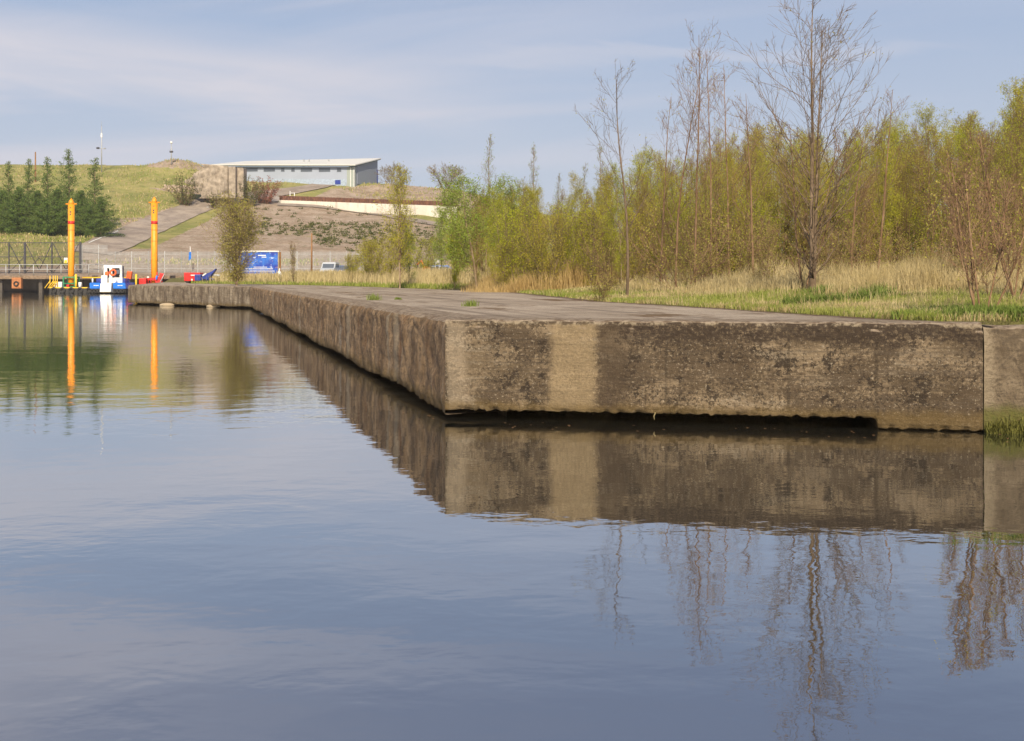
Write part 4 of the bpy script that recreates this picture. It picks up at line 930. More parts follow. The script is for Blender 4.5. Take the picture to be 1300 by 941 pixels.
MB().box((0, 0, .35), (1.1, .8, .35), bev=.1).build('track', M['rubber'], r); MB().box((0, 0, .95), (.8, .7, .7), bev=.08).build('body', M['orange'], r)
MB().tube([(-.2, 0, 1.2), (-.5, 0, 1.9), (-1.0, 0, 1.4)], .1, 6).build('arm', M['orange'], r); MB().box((-1.05, 0, 1.25), (.3, .35, .3), bev=.05).build('bucket', M['dsteel'], r)
p = on(554.5, 126); r = empty('water_tank', p); tag(r, 'round white tank on legs glinting behind the thicket edge', 'tank')
MB().ball((0, 0, 1.85), .34, 3).build('tank', M['white'], r)
for a in (0, 2.1, 4.2): MB().tube([(.3 * math.cos(a), .3 * math.sin(a), 0), (.22 * math.cos(a), .22 * math.sin(a), 1.7)], .04, 5).build('leg', M['steel'], r)
p = on(577, 118); r = MB().tube([(0, 0, 0), (0, 0, 2.3), (-.05, 0, 2.6)], [.11, .1, .02], 8).build('marker_post', M['yellow2']); r.location = p; tag(r, 'yellow marker post half hidden by saplings right of the pale blue car', 'post')
p = on(575, 116); r = MB().ball((0, 0, .35), .22, 3, (1.3, 1, .9)).tube([(0, 0, 0), (0, 0, .2)], .1, 8).build('float_buoy', M['white']); r.location = p; tag(r, 'small white float lying in dry grass near the yellow marker post', 'float')

# ------------------------------------------------------------------ vegetation
class Tubes:
    """many thin tapering tubes gathered as arrays"""
    def __init__(s): s.V = []; s.F = []; s.n = 0
    def add(s, pts, rad, k=3):
        P = np.asarray(pts, float); n = len(P); rad = np.asarray(rad, float)
        T = np.gradient(P, axis=0); T /= np.linalg.norm(T, axis=1)[:, None] + 1e-9
        A = np.cross(T, np.array([0.31, 0.2, 0.93])); A /= np.linalg.norm(A, axis=1)[:, None] + 1e-9; B = np.cross(T, A)
        th = 2 * np.pi * np.arange(k) / k
        ring = P[:, None] + (A[:, None] * np.cos(th)[None, :, None] + B[:, None] * np.sin(th)[None, :, None]) * rad[:, None, None]
        s.V.append(ring.reshape(-1, 3)); i = np.arange(n - 1)[:, None] * k; j = np.arange(k)[None, :]; j2 = (j + 1) % k
        s.F.append((np.stack([i + j, i + j2, i + k + j2, i + k + j], -1).reshape(-1, 4)) + s.n); s.n += n * k
    def mesh(s, name, mat): return mesh_np(name, np.concatenate(s.V), np.concatenate(s.F), mat, True)
def curve(rg, p, d, length, nseg, wander, up):
    P = [np.array(p, float)]; d = np.array(d, float); d /= np.linalg.norm(d)
    for i in range(nseg):
        d = d + rg.normal(0, wander, 3) + np.array([0, 0, up]); d /= np.linalg.norm(d); P.append(P[-1] + d * length / nseg)
    return np.array(P)
def pt_on(P, t):
    x = t * (len(P) - 1); i = min(int(x), len(P) - 2); return P[i] + (P[i + 1] - P[i]) * (x - i), P[i + 1] - P[i]
def sideways(rg, d, ang, az=None):
    d = d / (np.linalg.norm(d) + 1e-9); a = np.cross(d, [0.1, 0.3, 1.0]); a /= np.linalg.norm(a) + 1e-9; b = np.cross(d, a)
    az = rg.uniform(0, 2 * np.pi) if az is None else az
    return d * math.cos(ang) + (a * math.cos(az) + b * math.sin(az)) * math.sin(ang)
def leaves_mesh(name, rg, pts, size, mat, flat=0.0):
    P = np.asarray(pts); n = len(P); a = rg.normal(0, 1, (n, 3)); a /= np.linalg.norm(a, axis=1)[:, None]
    b = rg.normal(0, 1, (n, 3)); b -= (a * b).sum(1)[:, None] * a; b /= np.linalg.norm(b, axis=1)[:, None]
    s = size * rg.uniform(.6, 1.3, (n, 1)); q = np.stack([P - a * s * .5, P + b * s * .32, P + a * s * .5, P - b * s * .32], 1)
    return mesh_np(name, q.reshape(-1, 3), np.arange(4 * n).reshape(-1, 4), mat)
def grow_tree(seed, H, leaders=1, limbs=26, spread=.30, r0=.07, low=.12, ang=(.55, .95), up=.10, sub=6, twigs=4, leaf_n=0, leaf_size=.06, twig_r=.0035, lean=(0, 0), lead_sep=.02, wander=.05, jit=.09):
    rg = np.random.default_rng(seed); T = Tubes(); tips = []
    for l in range(leaders):
        h = H * (1 if l == 0 else rg.uniform(.86, .97)); az = rg.uniform(0, 6.28) if l else 0
        d0 = np.array([lean[0] + (math.cos(az) * lead_sep * 4 if leaders > 1 else 0), lean[1] + (math.sin(az) * lead_sep * 4 if leaders > 1 else 0), 1.0])
        if leaders > 1: d0[0] += (l - (leaders - 1) / 2) * lead_sep * 6
        tr = curve(rg, (rg.normal(0, .04) * (leaders > 1), 0, -.1), d0, h, 14, wander * .5, .05)
        rad = np.linspace(r0 * (1 if l == 0 else .8), .006, 15) ** 1.0; T.add(tr, rad, 7)
        for i in range(limbs):
            t = low + (.96 - low) * (i + rg.uniform(0, 1)) / limbs; p, d = pt_on(tr, t)
            ln = H * spread * (math.sin(math.pi * min(1, (1 - t) * .9 + .12)) ** .7) * rg.uniform(.55, 1.15) * (.5 + .9 * (1 - t))
            q = sideways(rg, d, rg.uniform(*ang)); lb = curve(rg, p, q, ln, 8, .05, up)
            rb = max(.006, r0 * (1 - t) * .42); T.add(lb, np.linspace(rb * .8, .003, 9), 4)
            for j in range(sub):
                u = .18 + .8 * (j + rg.uniform(0, 1)) / sub; p2, d2 = pt_on(lb, min(u, .98)); l2 = ln * .46 * (1.08 - u) * rg.uniform(.6, 1.3) + .08
                sb = curve(rg, p2, sideways(rg, d2, rg.uniform(.4, .85)), l2, 5, .08, .06); T.add(sb, np.linspace(max(twig_r * 1.3, rb * .4), twig_r * .7, 6), 3)
                for k in range(twigs):
                    p3, d3 = pt_on(sb, rg.uniform(.15, 1)); l3 = l2 * rg.uniform(.25, .6) + .05
                    tw = curve(rg, p3, sideways(rg, d3, rg.uniform(.35, .9)), l3, 3, .12, .05); T.add(tw, np.linspace(twig_r, twig_r * .5, 4), 3); tips.append(tw)
                tips.append(sb)
    pts = []
    if leaf_n:
        for _ in range(leaf_n):
            c = tips[rg.integers(len(tips))]
            while rg.random() < (c[0][2] / H - .45) * 1.1: c = tips[rg.integers(len(tips))]
            q, _d = pt_on(c, rg.uniform(.1, 1)); pts.append(q + rg.normal(0, jit, 3))
    return T, pts, rg
def make_tree(name, T, pts, rg, bark, leaf, leaf_size):
    r = empty(name, (0, 0, 0)); link('trunk', T.mesh('trunk', bark), r)
    if leaf is not None and len(pts): link('crown', leaves_mesh('crown', rg, pts, leaf_size, leaf), r)
    return r
def copy_tree(o):
    c = o.copy(); COL.objects.link(c)
    for ch in o.children:
        k = ch.copy(); COL.objects.link(k); k.parent = c
    return c
used = set()
def plant(proto, x, y, s, rz, label, cat, group=None, z=None, sxy=1.0):
    if proto.name in used: o = copy_tree(proto)
    else: used.add(proto.name); o = proto
    o.location = (x, y, (gz(x, y) if z is None else z) - .03); o.scale = (s * sxy, s * sxy, s); o.rotation_euler.z = rz
    for k in ('group',):
        if k in o: del o[k]
    return tag(o, label, cat, group)

rnd = random.Random(11)
# --- thicket of young birch and willow behind the grass
PB = []
for i in range(6):
    T, pts, rg = grow_tree(100 + i, 9.0, leaders=1 + (i % 3 == 1), limbs=34 + 4 * (i % 3), spread=.30 + .04 * (i % 4), r0=.05, low=.05, ang=(.35, .75), up=.12, sub=6, twigs=4, leaf_n=(15000, 11000, 13000)[i % 3], twig_r=.0036, jit=.09, lean=(.05 * (i % 3 - 1), 0))
    PB.append(make_tree('young_birch', T, pts, rg, M['birch_bark'], M['birch_leaf'], .056))
PS = []
for i in range(3):
    T, pts, rg = grow_tree(140 + i, 9.0, leaders=2, limbs=36, spread=.32, r0=.05, low=.05, ang=(.3, .65), up=.12, sub=7, twigs=5, leaf_n=5500, twig_r=.0038, jit=.09, lean=(.04 * (i - 1), 0))
    PS.append(make_tree('thin_birch', T, pts, rg, M['twig'], M['birch_leaf'], .055))
SK = [(560, 262), (600, 240), (640, 226), (700, 228), (730, 228), (760, 215), (800, 192), (850, 178), (900, 168), (940, 160), (980, 148), (1020, 160), (1060, 158), (1100, 152), (1150, 146), (1200, 138), (1240, 138), (1275, 118), (1300, 96), (1340, 90)]
sx_, sy_ = zip(*SK)
TH = 'young trees of the dense thicket behind the grass'
cnt = 0
for row, (Y, step) in enumerate(((47, 24), (52, 25), (58, 26), (65, 27), (74, 29), (84, 32))):
    px = 575 + rnd.uniform(0, 15)
    depth = ('in front', 'in the second row', 'midway', 'midway', 'far back', 'rearmost')[row]
    if row == 0: px = 770
    if row == 1: px = 640
    while px < 1345:
        yy = Y + rnd.uniform(-2.5, 2.5); x = (px - HORX) / F * yy; sk = np.interp(px, sx_, sy_) + rnd.uniform(-6, 14) + abs(rnd.gauss(0, 10))
        if row < 2: sk += 14
        h = CAMZ + (HORY - sk) / F * yy - gz(x, yy)
        dens = rnd.random() < (.36 if px > 700 else .2)
        P_ = PS[rnd.randrange(3)] if dens else PB[rnd.randrange(6)]
        nm = ('thin brown half-bare birch crowded among the leafy thicket trees' if dens else 'slender young birch with fresh yellow-green leaves in the dense thicket')
        zone = ('at its low left end', 'left of the leaning alder', 'behind the slim alders', 'behind the largest bare tree', 'right of the largest bare tree', 'at the picture edge')[min(5, sum(px > q for q in (680, 790, 945, 1090, 1215)))]
        kind_ = 'brown half-bare birch' if dens else 'leafy young birch'
        nm = kind_ + ', ' + depth + ' in the thicket, ' + zone
        h *= rnd.choice((1, 1, .9, .78))
        plant(P_, x, yy, max(.35, h / 9.0), rnd.uniform(0, 6.28), nm, 'tree', TH, sxy=rnd.uniform(.85, 1.25)); cnt += 1
        px += step * rnd.uniform(.75, 1.3)
for i in range(34):
    px = 640 + i * 20.5 + rnd.uniform(-9, 9); Y = rnd.uniform(46, 52); x = (px - HORX) / F * Y
    if i == 0:
        UB = []
        for k in range(3):
            T, pts, rg = grow_tree(250 + k, 4, leaders=5, limbs=16, spread=.45, r0=.025, low=.03, ang=(.4, .9), up=.12, sub=6, twigs=3, leaf_n=7500, twig_r=.004, lead_sep=.035, jit=.13)
            UB.append(make_tree('birch_scrub', T, pts, rg, M['birch_bark'], M['birch_leaf'], .055))
    zone = ('at its low left end', 'left of the leaning alder', 'behind the slim alders', 'behind the largest bare tree', 'right of the largest bare tree', 'at the picture edge')[min(5, sum(px > q for q in (680, 790, 945, 1090, 1215)))]
    plant(UB[rnd.randrange(3)], x, Y, rnd.uniform(.55, .95), rnd.uniform(0, 6.28), 'leafy yellow-green birch scrub filling the thicket foot, ' + zone, 'shrub', 'birch scrub along the foot of the thicket')
# --- brighter green trees at the left end of the thicket
PG = []
for i in range(3):
    T, pts, rg = grow_tree(170 + i, 6.0, leaders=1, limbs=30, spread=.38, r0=.05, low=.14, ang=(.5, .9), up=.10, sub=6, twigs=3, leaf_n=9000, twig_r=.004, jit=.12)
    PG.append(make_tree('young_willow', T, pts, rg, M['birch_bark'], M['bright_leaf'], .062))
def by_px(proto, px, Y, ptop, Hp, label, cat='tree', group=None, rz=None, sxy=1.0):
    x = (px - HORX) / F * Y; h = CAMZ + (HORY - ptop) / F * Y - gz(x, Y); return plant(proto, x, Y, h / Hp, rnd.uniform(0, 6.28) if rz is None else rz, label, cat, group, sxy=sxy)
by_px(PG[0], 606, 52, 222, 6, 'bright green young willow with a bare dark lower trunk at the thicket end', sxy=1.45)
by_px(PG[1], 583, 66, 238, 6, 'bright green bushy willow left of the bare-trunked willow', sxy=1.3)
by_px(PG[2], 640, 60, 228, 6, 'bright green willow right of the bare-trunked willow', sxy=1.35)
by_px(PG[1], 560, 80, 268, 6, 'smaller pale green willow between the twin-stemmed birch and the thicket')
by_px(PG[0], 668, 66, 236, 6, 'green willow beneath the thin tall poplar tops')
# tall thin sparse ones over the thicket
T, pts, rg = grow_tree(201, 9, limbs=40, spread=.16, r0=.055, low=.2, ang=(.35, .6), up=.16, sub=5, twigs=3, leaf_n=900, twig_r=.0045)
PT = make_tree('slender_poplar', T, pts, rg, M['birch_bark'], M['bright_leaf'], .06)
by_px(PT, 617, 72, 168, 9, 'tallest thin sparse poplar standing above the left end of the thicket')
by_px(PT, 676, 76, 180, 9, 'thin sparse poplar with pale leaves, second tall one from the thicket end')
by_px(PT, 737, 70, 205, 9, 'short twiggy poplar top between the sparse poplars and the bare trees')
by_px(PT, 765, 64, 180, 9, 'thin twiggy poplar just left of the foremost bare alders')
by_px(PT, 706, 78, 218, 9, 'stunted sparse poplar in the dip of the thicket skyline')
# twin-stemmed birch
T, pts, rg = grow_tree(210, 7.5, leaders=2, limbs=28, spread=.34, r0=.055, low=.14, ang=(.4, .8), up=.10, sub=6, twigs=3, leaf_n=8000, twig_r=.0045, lead_sep=.010, jit=.12)
PW = make_tree('twin_birch', T, pts, rg, M['pale_bark'], M['birch_leaf'], .07)
by_px(PW, 507, 62, 212, 7.5, 'twin-stemmed birch with pale orange bark left of the thicket')
by_px(PG[2], 519, 66, 292, 6, 'small dense green bush just right of the twin-stemmed birch', 'bush')
# bushes 440-560
T, pts, rg = grow_tree(220, 4, leaders=6, limbs=18, spread=.50, r0=.03, low=.05, ang=(.5, 1.0), up=.10, sub=6, twigs=3, leaf_n=9000, twig_r=.005, lead_sep=.05)
PU = make_tree('round_bush', T, pts, rg, M['birch_bark'], M['birch_leaf'], .07)
by_px(PU, 468, 86, 304, 4, 'rounded yellow-green bush left of the twin-stemmed birch', 'bush', sxy=1.25)
by_px(PU, 492, 82, 296, 4, 'taller yellow-green bush touching the twin-stemmed birch', 'bush')
by_px(PU, 540, 96, 300, 4, 'broad olive bush in front of the orange digger', 'bush')
by_px(PU, 446, 92, 322, 4, 'low olive bush at the edge of the dry grass right of the cars', 'bush')
by_px(PU, 592, 84, 288, 4, 'olive bush filling the gap beside the yellow marker post', 'bush')
# bare twiggy bush on the far quay
T, pts, rg = grow_tree(230, 6, leaders=5, limbs=34, spread=.44, r0=.035, low=.04, ang=(.35, .75), up=.09, sub=6, twigs=4, leaf_n=14000, twig_r=.005, lead_sep=.016, jit=.12)
PQ = make_tree('twiggy_willow', T, pts, rg, M['birch_bark'], M['bud_leaf'], .07)
by_px(PQ, 300, 84, 251, 6, 'large twiggy olive willow bush on the distant quay in front of the billboard', 'bush', sxy=1.45)
PQ2 = None
T, pts, rg = grow_tree(231, 3, leaders=3, limbs=14, spread=.22, r0=.02, low=.05, ang=(.3, .7), up=.14, sub=4, twigs=3, leaf_n=300, twig_r=.006)
PQ2 = make_tree('thin_sapling', T, pts, rg, M['birch_bark'], M['bud_leaf'], .06)
by_px(PQ2, 372, 96, 305, 3, 'thin sapling standing alone between the billboard and the timber pole', 'sapling')

# --- bare alders in front
def alder(seed, px, Y, ptop, label, pbase=None, leaders=1, limbs=24, spread=.26, r0=.06, low=.12, sub=6, twigs=2, lean=(0, 0), buds=120, ang=(.45, .85), up=.10, sep=.02, rz=0, wander=.05):
    x = (px - HORX) / F * Y; z = gz(x, Y); H = CAMZ + (HORY - ptop) / F * Y - z
    T, pts, rg = grow_tree(seed, H, leaders=leaders, limbs=limbs, spread=spread, r0=r0, low=low, sub=sub, twigs=twigs, lean=lean, leaf_n=buds, ang=ang, up=up, lead_sep=sep, twig_r=.0038, wander=wander)
    o = make_tree('bare_alder', T, pts, rg, M['grey_bark'] if seed % 2 else M['twig'], M['bud_leaf'], .045)
    o.location = (x, Y, z - .03); o.rotation_euler.z = rz; tag(o, label, 'tree')
    return o
alder(301, 1030, 26.5, -14, 'largest bare tree, twin-stemmed with wide low limbs, on the grass by the quay', leaders=2, limbs=28, spread=.44, r0=.062, low=.05, sub=7, twigs=3, sep=.013, ang=(.6, .95), up=.05, wander=.03, buds=260)
alder(304, 1022, 27.2, 150, 'shorter bare leaning stem crowding the base of the largest bare tree', leaders=3, limbs=14, spread=.36, r0=.03, low=.05, sub=5, twigs=3, sep=.06, ang=(.5, .9))
alder(303, 796, 33.0, 88, 'leaning bare tree with a dark trunk, leftmost of the bare alders', r0=.045, spread=.40, lean=(.05, 0), low=.22, limbs=17, up=.05)
alder(306, 858, 36, 62, 'slim bare reddish tree, second from the left among the alders', r0=.038, spread=.33, up=.05, low=.25, limbs=18)
alder(308, 882, 35, 42, 'tallest slim bare tree of the middle alder row', r0=.038, spread=.33, up=.05, low=.3, limbs=18)
alder(310, 903, 37, 60, 'slim bare tree with forking top right of the tallest middle alder', r0=.038, spread=.33, up=.05, low=.28, limbs=18)
alder(312, 926, 38, 74, 'slim bare tree with sparse upper twigs at the right of the alder row', r0=.036, spread=.33, up=.05, low=.26, limbs=16)
alder(314, 956, 36, 112, 'small bare tree between the alder row and the largest bare tree', r0=.045, spread=.32, up=.06, low=.15, limbs=18)
alder(316, 838, 40, 120, 'thin bare sapling behind the second alder', r0=.04, spread=.3, low=.2, limbs=14)
alder(318, 1112, 33, 108, 'thin bare tree with an arching stem right of the largest bare tree', r0=.04, spread=.30, low=.1, limbs=16, lean=(.10, 0))
alder(320, 1080, 31, 160, 'low spreading bare tree close behind the largest bare tree', r0=.04, spread=.36, low=.08, limbs=20, ang=(.6, 1.0))
# shrub at the quay corner, right
def shrub(seed, px, Y, ptop, label, n=7, spread=.3, sep=.07, buds=200, mat='birch_bark', tw=5):
    buds *= 5
    x = (px - HORX) / F * Y; z = gz(x, Y); H = CAMZ + (HORY - ptop) / F * Y - z
    T, pts, rg = grow_tree(seed, H, leaders=n, limbs=13, spread=spread, r0=.02, low=.18, sub=5, twigs=tw, leaf_n=buds, ang=(.3, .75), up=.10, lead_sep=sep, twig_r=.003)
    o = make_tree('bare_shrub', T, pts, rg, M[mat], M['bud_leaf'], .035); o.location = (x, Y, z - .03); tag(o, label, 'shrub'); return o
shrub(401, 1248, 17.0, 190, 'multi-stemmed bare shrub growing at the quay wall joint on the right', 5, .30, .04, 120, 'twig', 4)
shrub(402, 1290, 19.5, 150, 'bare brown shrub at the right edge behind the quay wall joint', 5, .3, .04, 120, 'twig', 4)
shrub(403, 1232, 24.0, 205, 'bare brown shrub standing behind the multi-stemmed shrub', 5, .3, .05, 140, 'twig', 5)
SC = ['low bramble-like scrub at the foot of the bare alders', ]
GS = 'low bare scrub among the dry grass'
SH = []
for i in range(4):
    T, pts, rg = grow_tree(420 + i, 2.4, leaders=6, limbs=8, spread=.34, r0=.012, low=.1, sub=4, twigs=3, leaf_n=1500, ang=(.4, 1.0), up=.06, lead_sep=.10, twig_r=.0042)
    SH.append(make_tree('low_scrub', T, pts, rg, M['twig'], M['bud_leaf'], .045))
for i in range(26):
    px = rnd.choice([rnd.uniform(760, 1290), rnd.uniform(860, 1180)]); Y = rnd.uniform(33, 45) if px < 1000 or rnd.random() < .7 else rnd.uniform(27, 33)
    x = (px - HORX) / F * Y
    zone = ('right of the leaning alder', 'below the slim alder row', 'left of the largest bare tree', 'right of the largest bare tree', 'towards the right hand shrub', 'around the right hand shrub')[min(5, sum(px > q for q in (845, 945, 1030, 1120, 1210)))]
    plant(SH[rnd.randrange(4)], x, Y, rnd.uniform(.5, 1.3), rnd.uniform(0, 6.28), ('nearer' if Y < 36 else 'farther') + ' low brown scrub in the dry grass ' + zone, 'shrub', GS)
T, pts, rg = grow_tree(431, 1.5, leaders=6, limbs=8, spread=.5, r0=.012, low=.05, sub=4, twigs=4, leaf_n=1500, ang=(.5, 1.2), up=.04, lead_sep=.14, twig_r=.0035)
PK = make_tree('leafy_bush', T, pts, rg, M['twig'], M['bud_leaf'], .05)
by_px(PK, 762, 29.5, 338, 1.5, 'small olive leafy bush at the pavement edge left of the leaning alder', 'bush')

# --- round bare trees and dark bushes on the hill
T, pts, rg = grow_tree(501, 7, leaders=6, limbs=14, spread=.62, r0=.14, low=.12, ang=(.5, 1.1), up=.03, sub=7, twigs=6, leaf_n=3800, twig_r=.016, lead_sep=.09, jit=.25)
PH = make_tree('hill_tree', T, pts, rg, M['birch_bark'], M['bud_leaf'], .10)
by_px(PH, 497, 338, 207, 7, 'rounded bare olive tree on the crest right of the long building')
by_px(PH, 565, 345, 208, 7, 'rounded grey bare tree standing alone on the distant crest', sxy=1.15)
rg = np.random.default_rng(5)
def blob(name, px0, px1, py0, py1, Y, n, mat, label, size=.3, cat='bush'):
    x0, x1 = (px0 - HORX) / F * Y, (px1 - HORX) / F * Y; cx_ = (x0 + x1) / 2; zb = gz(cx_, Y) - .3; zt = CAMZ + (HORY - py0) / F * Y
    r = empty(name, (cx_, Y, zb)); W, H = (x1 - x0) / 2, max(1.0, zt - zb); T = Tubes(); P_ = []
    for i in range(40):
        a = rg.uniform(-1, 1); c = curve(rg, (a * W * .3, rg.normal(0, .3), 0), (a * .9, rg.normal(0, .4), 1.2), H * rg.uniform(.6, 1.0), 6, .12, .03); T.add(c, np.linspace(.06, .015, 7), 3)
        for _ in range(n // 40): q, _d = pt_on(c, rg.uniform(.1, 1)); P_.append(q + rg.normal(0, .4, 3) * np.array([W / 8 + .3, 1, .7]))
    P_ = [q for q in P_ if q[2] > 0]
    link('stems', T.mesh('stems', M['twig']), r); link('foliage', leaves_mesh('foliage', rg, P_, size, mat), r); tag(r, label, cat)
blob('hill_bush', 305, 328, 219, 249, 288, 2600, M['ivy'], 'dark olive bush against the right end of the concrete block')
blob('hill_bush', 322, 350, 221, 246, 292, 2400, M['red_leaf'], 'reddish brown bush below the long hilltop building')
blob('hill_bush', 228, 244, 212, 238, 283, 2000, M['ivy'], 'dark ivy bush hanging at the left of the concrete block')
blob('hill_bush', 262, 284, 240, 250, 282, 600, M['ivy'], 'low weeds along the foot of the concrete block')

# --- scrub plants dotted on the gravel slope (too many to count)
P_ = []
for i in range(620):
    px = rg.uniform(300, 600); py = rg.uniform(284, 312) if rg.random() < .75 else rg.uniform(262, 320)
    if px < 400 and py > 300: continue
    q = hit(px, py, 180); s = rg.uniform(.3, 1.1)
    n = 26; c = rg.normal(0, .45, (n, 3)) * s; c[:, 2] = np.abs(c[:, 2]) * .8
    P_.append(np.array(q) + c)
o = link('gorse_clumps', leaves_mesh('gorse_clumps', rg, np.concatenate(P_), .34, M['ivy'])); tag(o, 'scattered dark green gorse clumps on the pink gravel slope', 'ground cover', kind='stuff')

# --- conifers on the left
def conifer(seed, H, dense=1.0, width=.24):
    rg = np.random.default_rng(seed); T = Tubes(); tr = curve(rg, (0, 0, -.3), (0, 0, 1), H, 12, .008, .02); T.add(tr, np.linspace(.17, .02, 13), 6); pts = []
    nb = int(95 * dense)
    for i in range(nb):
        t = .03 + .95 * (i / nb) ** .9; p, d = pt_on(tr, t); ln = H * width * (1 - t) ** .8 * rg.uniform(.35, 1.3) + .15
        az = rg.uniform(0, 6.28); q = np.array([math.cos(az), math.sin(az), .28 + t * .5]); b = curve(rg, p, q, ln, 6, .06, -.02); T.add(b, np.linspace(.035, .01, 7), 3)
        for _ in range(int((20 + 90 * ln / (H * width)) * (1.5 - .7 * t) * (1.2 if dense > 1.1 else .8))):
            u = rg.uniform(.08, 1); q, dd = pt_on(b, u); pts.append(q + rg.normal(0, 1, 3) * np.array([.24, .24, .16]) * (1.1 - .5 * u) * (1 + ln * .14))
    r = empty('conifer', (0, 0, 0)); link('trunk', T.mesh('trunk', M['birch_bark']), r); link('crown', leaves_mesh('crown', rg, pts, .22, M['needle']), r); return r
PC = [conifer(601, 14, .8, .26), conifer(602, 14, .9, .30), conifer(603, 10, 1.7, .60)]
for i, (px, pt, lb) in enumerate(((10, 202, 'slim conifer at the far left, pale-topped above the hill crest'), (35, 199, 'second tall conifer from the left with a loose top'),
        (61, 196, 'conifer with a thin bent leader, third from the left'), (88, 186, 'tallest conifer, directly behind the left yellow pole'), (120, 197, 'rightmost tall conifer beside the open grassy slope'))):
    x = (px - HORX) / F * 236; by_px(PC[i % 2], px, 236 + (i % 2) * 3, pt, 14, lb, sxy=1.0 + .12 * (i == 4))
for i, (px, pt) in enumerate(((-14, 225), (4, 240), (24, 236), (47, 240), (73, 238), (102, 240), (128, 248), (14, 252), (58, 255), (112, 256))):
    lbs = ['bushy conifer cut by the left edge of the picture', 'broad dark conifer at the foot of the slim far left conifer', 'dense dark conifer in front of the loose-topped one', 'wide dark conifer between the second and third tall ones', 'dense low conifer left of the tallest conifer',
           'dense low conifer right of the left yellow pole', 'lowest spreading conifer at the right end of the clump', 'squat conifer in the front row near the left edge', 'squat conifer in the front row before the thin-leader conifer', 'squat conifer in the front row right of the yellow pole']
    by_px(PC[2], px, 231 - (i > 6) * 3, pt, 10, lbs[i], sxy=1.15)

# ------------------------------------------------------------------ grasses
def blades(name, P, h, wdt, mat, lean=.35, seed=1, label='', cat='grass'):
    rg = np.random.default_rng(seed); n = len(P); az = rg.uniform(0, 2 * np.pi, n); face = rg.uniform(0, 2 * np.pi, n)
    ln = np.abs(rg.normal(0, lean, n)); dx = np.cos(az) * ln * h; dy = np.sin(az) * ln * h
    wx = np.cos(face) * wdt * .5; wy = np.sin(face) * wdt * .5; z0 = np.zeros(n)
    b0 = P + np.stack([-wx, -wy, z0 - .03], 1); b1 = P + np.stack([wx, wy, z0 - .03], 1)
    m0 = P + np.stack([-wx * .8 + dx * .35, -wy * .8 + dy * .35, h * .6], 1); m1 = P + np.stack([wx * .8 + dx * .35, wy * .8 + dy * .35, h * .6], 1)
    t0 = P + np.stack([-wx * .15 + dx, -wy * .15 + dy, h * np.sqrt(np.maximum(.15, 1 - ln ** 2))], 1); t1 = t0 + np.stack([wx * .3, wy * .3, z0], 1)
    VV = np.stack([b0, b1, m1, m0, t1, t0], 1).reshape(-1, 3); i = np.arange(n)[:, None] * 6
    Fc = np.concatenate([i + np.array([[0, 1, 2, 3]]), i + np.array([[3, 2, 4, 5]])])
    o = link(name, mesh_np(name, VV, Fc, mat)); return tag(o, label, cat, kind='stuff')
def scatter(n, Y0, Y1, px0=300, px1=1420, seed=0, dmin=0.0, dmax=99):
    rg = np.random.default_rng(seed); Y = 1 / rg.uniform(1 / Y1, 1 / Y0, n); px = rg.uniform(px0, px1, n); X = (px - HORX) / F * Y
    d = X - np.interp(Y, xe_Y, xe_X); wd = (X - C_[0]) * rn_in[0] + (Y - C_[1]) * rn_in[1]
    wob = .18 * vnoise(X, Y, 1.1, 6) + .1
    k = (d > dmin + wob) & (d < dmax) & (wd > .48 + wob * .6); X, Y, d = X[k], Y[k], d[k]
    return np.stack([X, Y, ground(X, Y)], 1), d, wd[k]
# short matted turf on the bank, part green and part bleached
P, d, wd = scatter(420000, 14, 60, 500, 1420, 1)
rg = np.random.default_rng(3); nz_ = vnoise(P[:, 0], P[:, 1], 1.6, 4) + vnoise(P[:, 0], P[:, 1], .5, 5) * .6; m_ = np.minimum(d, wd)
g_ = nz_ + rg.normal(0, .22, len(P)) + .12 - .10 * np.maximum(0, m_ - 2.2) > 0; low_ = rg.random(len(P)) < np.clip(1.5 - m_ * .22, .25, 1)
Q = P[g_ & low_]; hh = rg.uniform(.04, .13, len(Q)) * (1 + .9 * vnoise(Q[:, 0], Q[:, 1], .5, 8)); blades('green_grass', Q, hh, np.maximum(.006, Q[:, 1] * .00042), M['grass'], .6, 11, 'short green grass on the bank along the pavement edge')
Q = P[~g_ & low_]; hh = rg.uniform(.04, .13, len(Q)) * (1 + .9 * vnoise(Q[:, 0], Q[:, 1], .6, 9)); blades('dry_grass', Q, hh, np.maximum(.006, Q[:, 1] * .00042), M['straw'], .9, 10, 'short bleached matted grass mixed through the green bank turf')
# tall straw behind it
P, d, wd = scatter(330000, 14, 60, 500, 1420, 2)
nz_ = vnoise(P[:, 0], P[:, 1], 2.1, 14) + vnoise(P[:, 0], P[:, 1], .6, 15) * .8; m_ = np.minimum(d, wd * .62)
keep = (nz_ + rg.normal(0, .12, len(P)) - .74 + .17 * np.minimum(m_, 5.4) > 0); P, m_, nn = P[keep], m_[keep], nz_[keep]
hh = rg.uniform(.10, .30, len(P)) * np.clip(.75 + nn * 1.3, .35, 1.3) * (1 + .30 * np.clip(m_ - 2.5, 0, 3.2)) * (1 + .8 * vnoise(P[:, 0], P[:, 1], .9, 16)); wv = np.maximum(.006, P[:, 1] * .00036)
blades('dry_grass', P, hh, wv, M['straw'], .42, 12, 'tall dry straw coloured grass between the bank and the thicket')
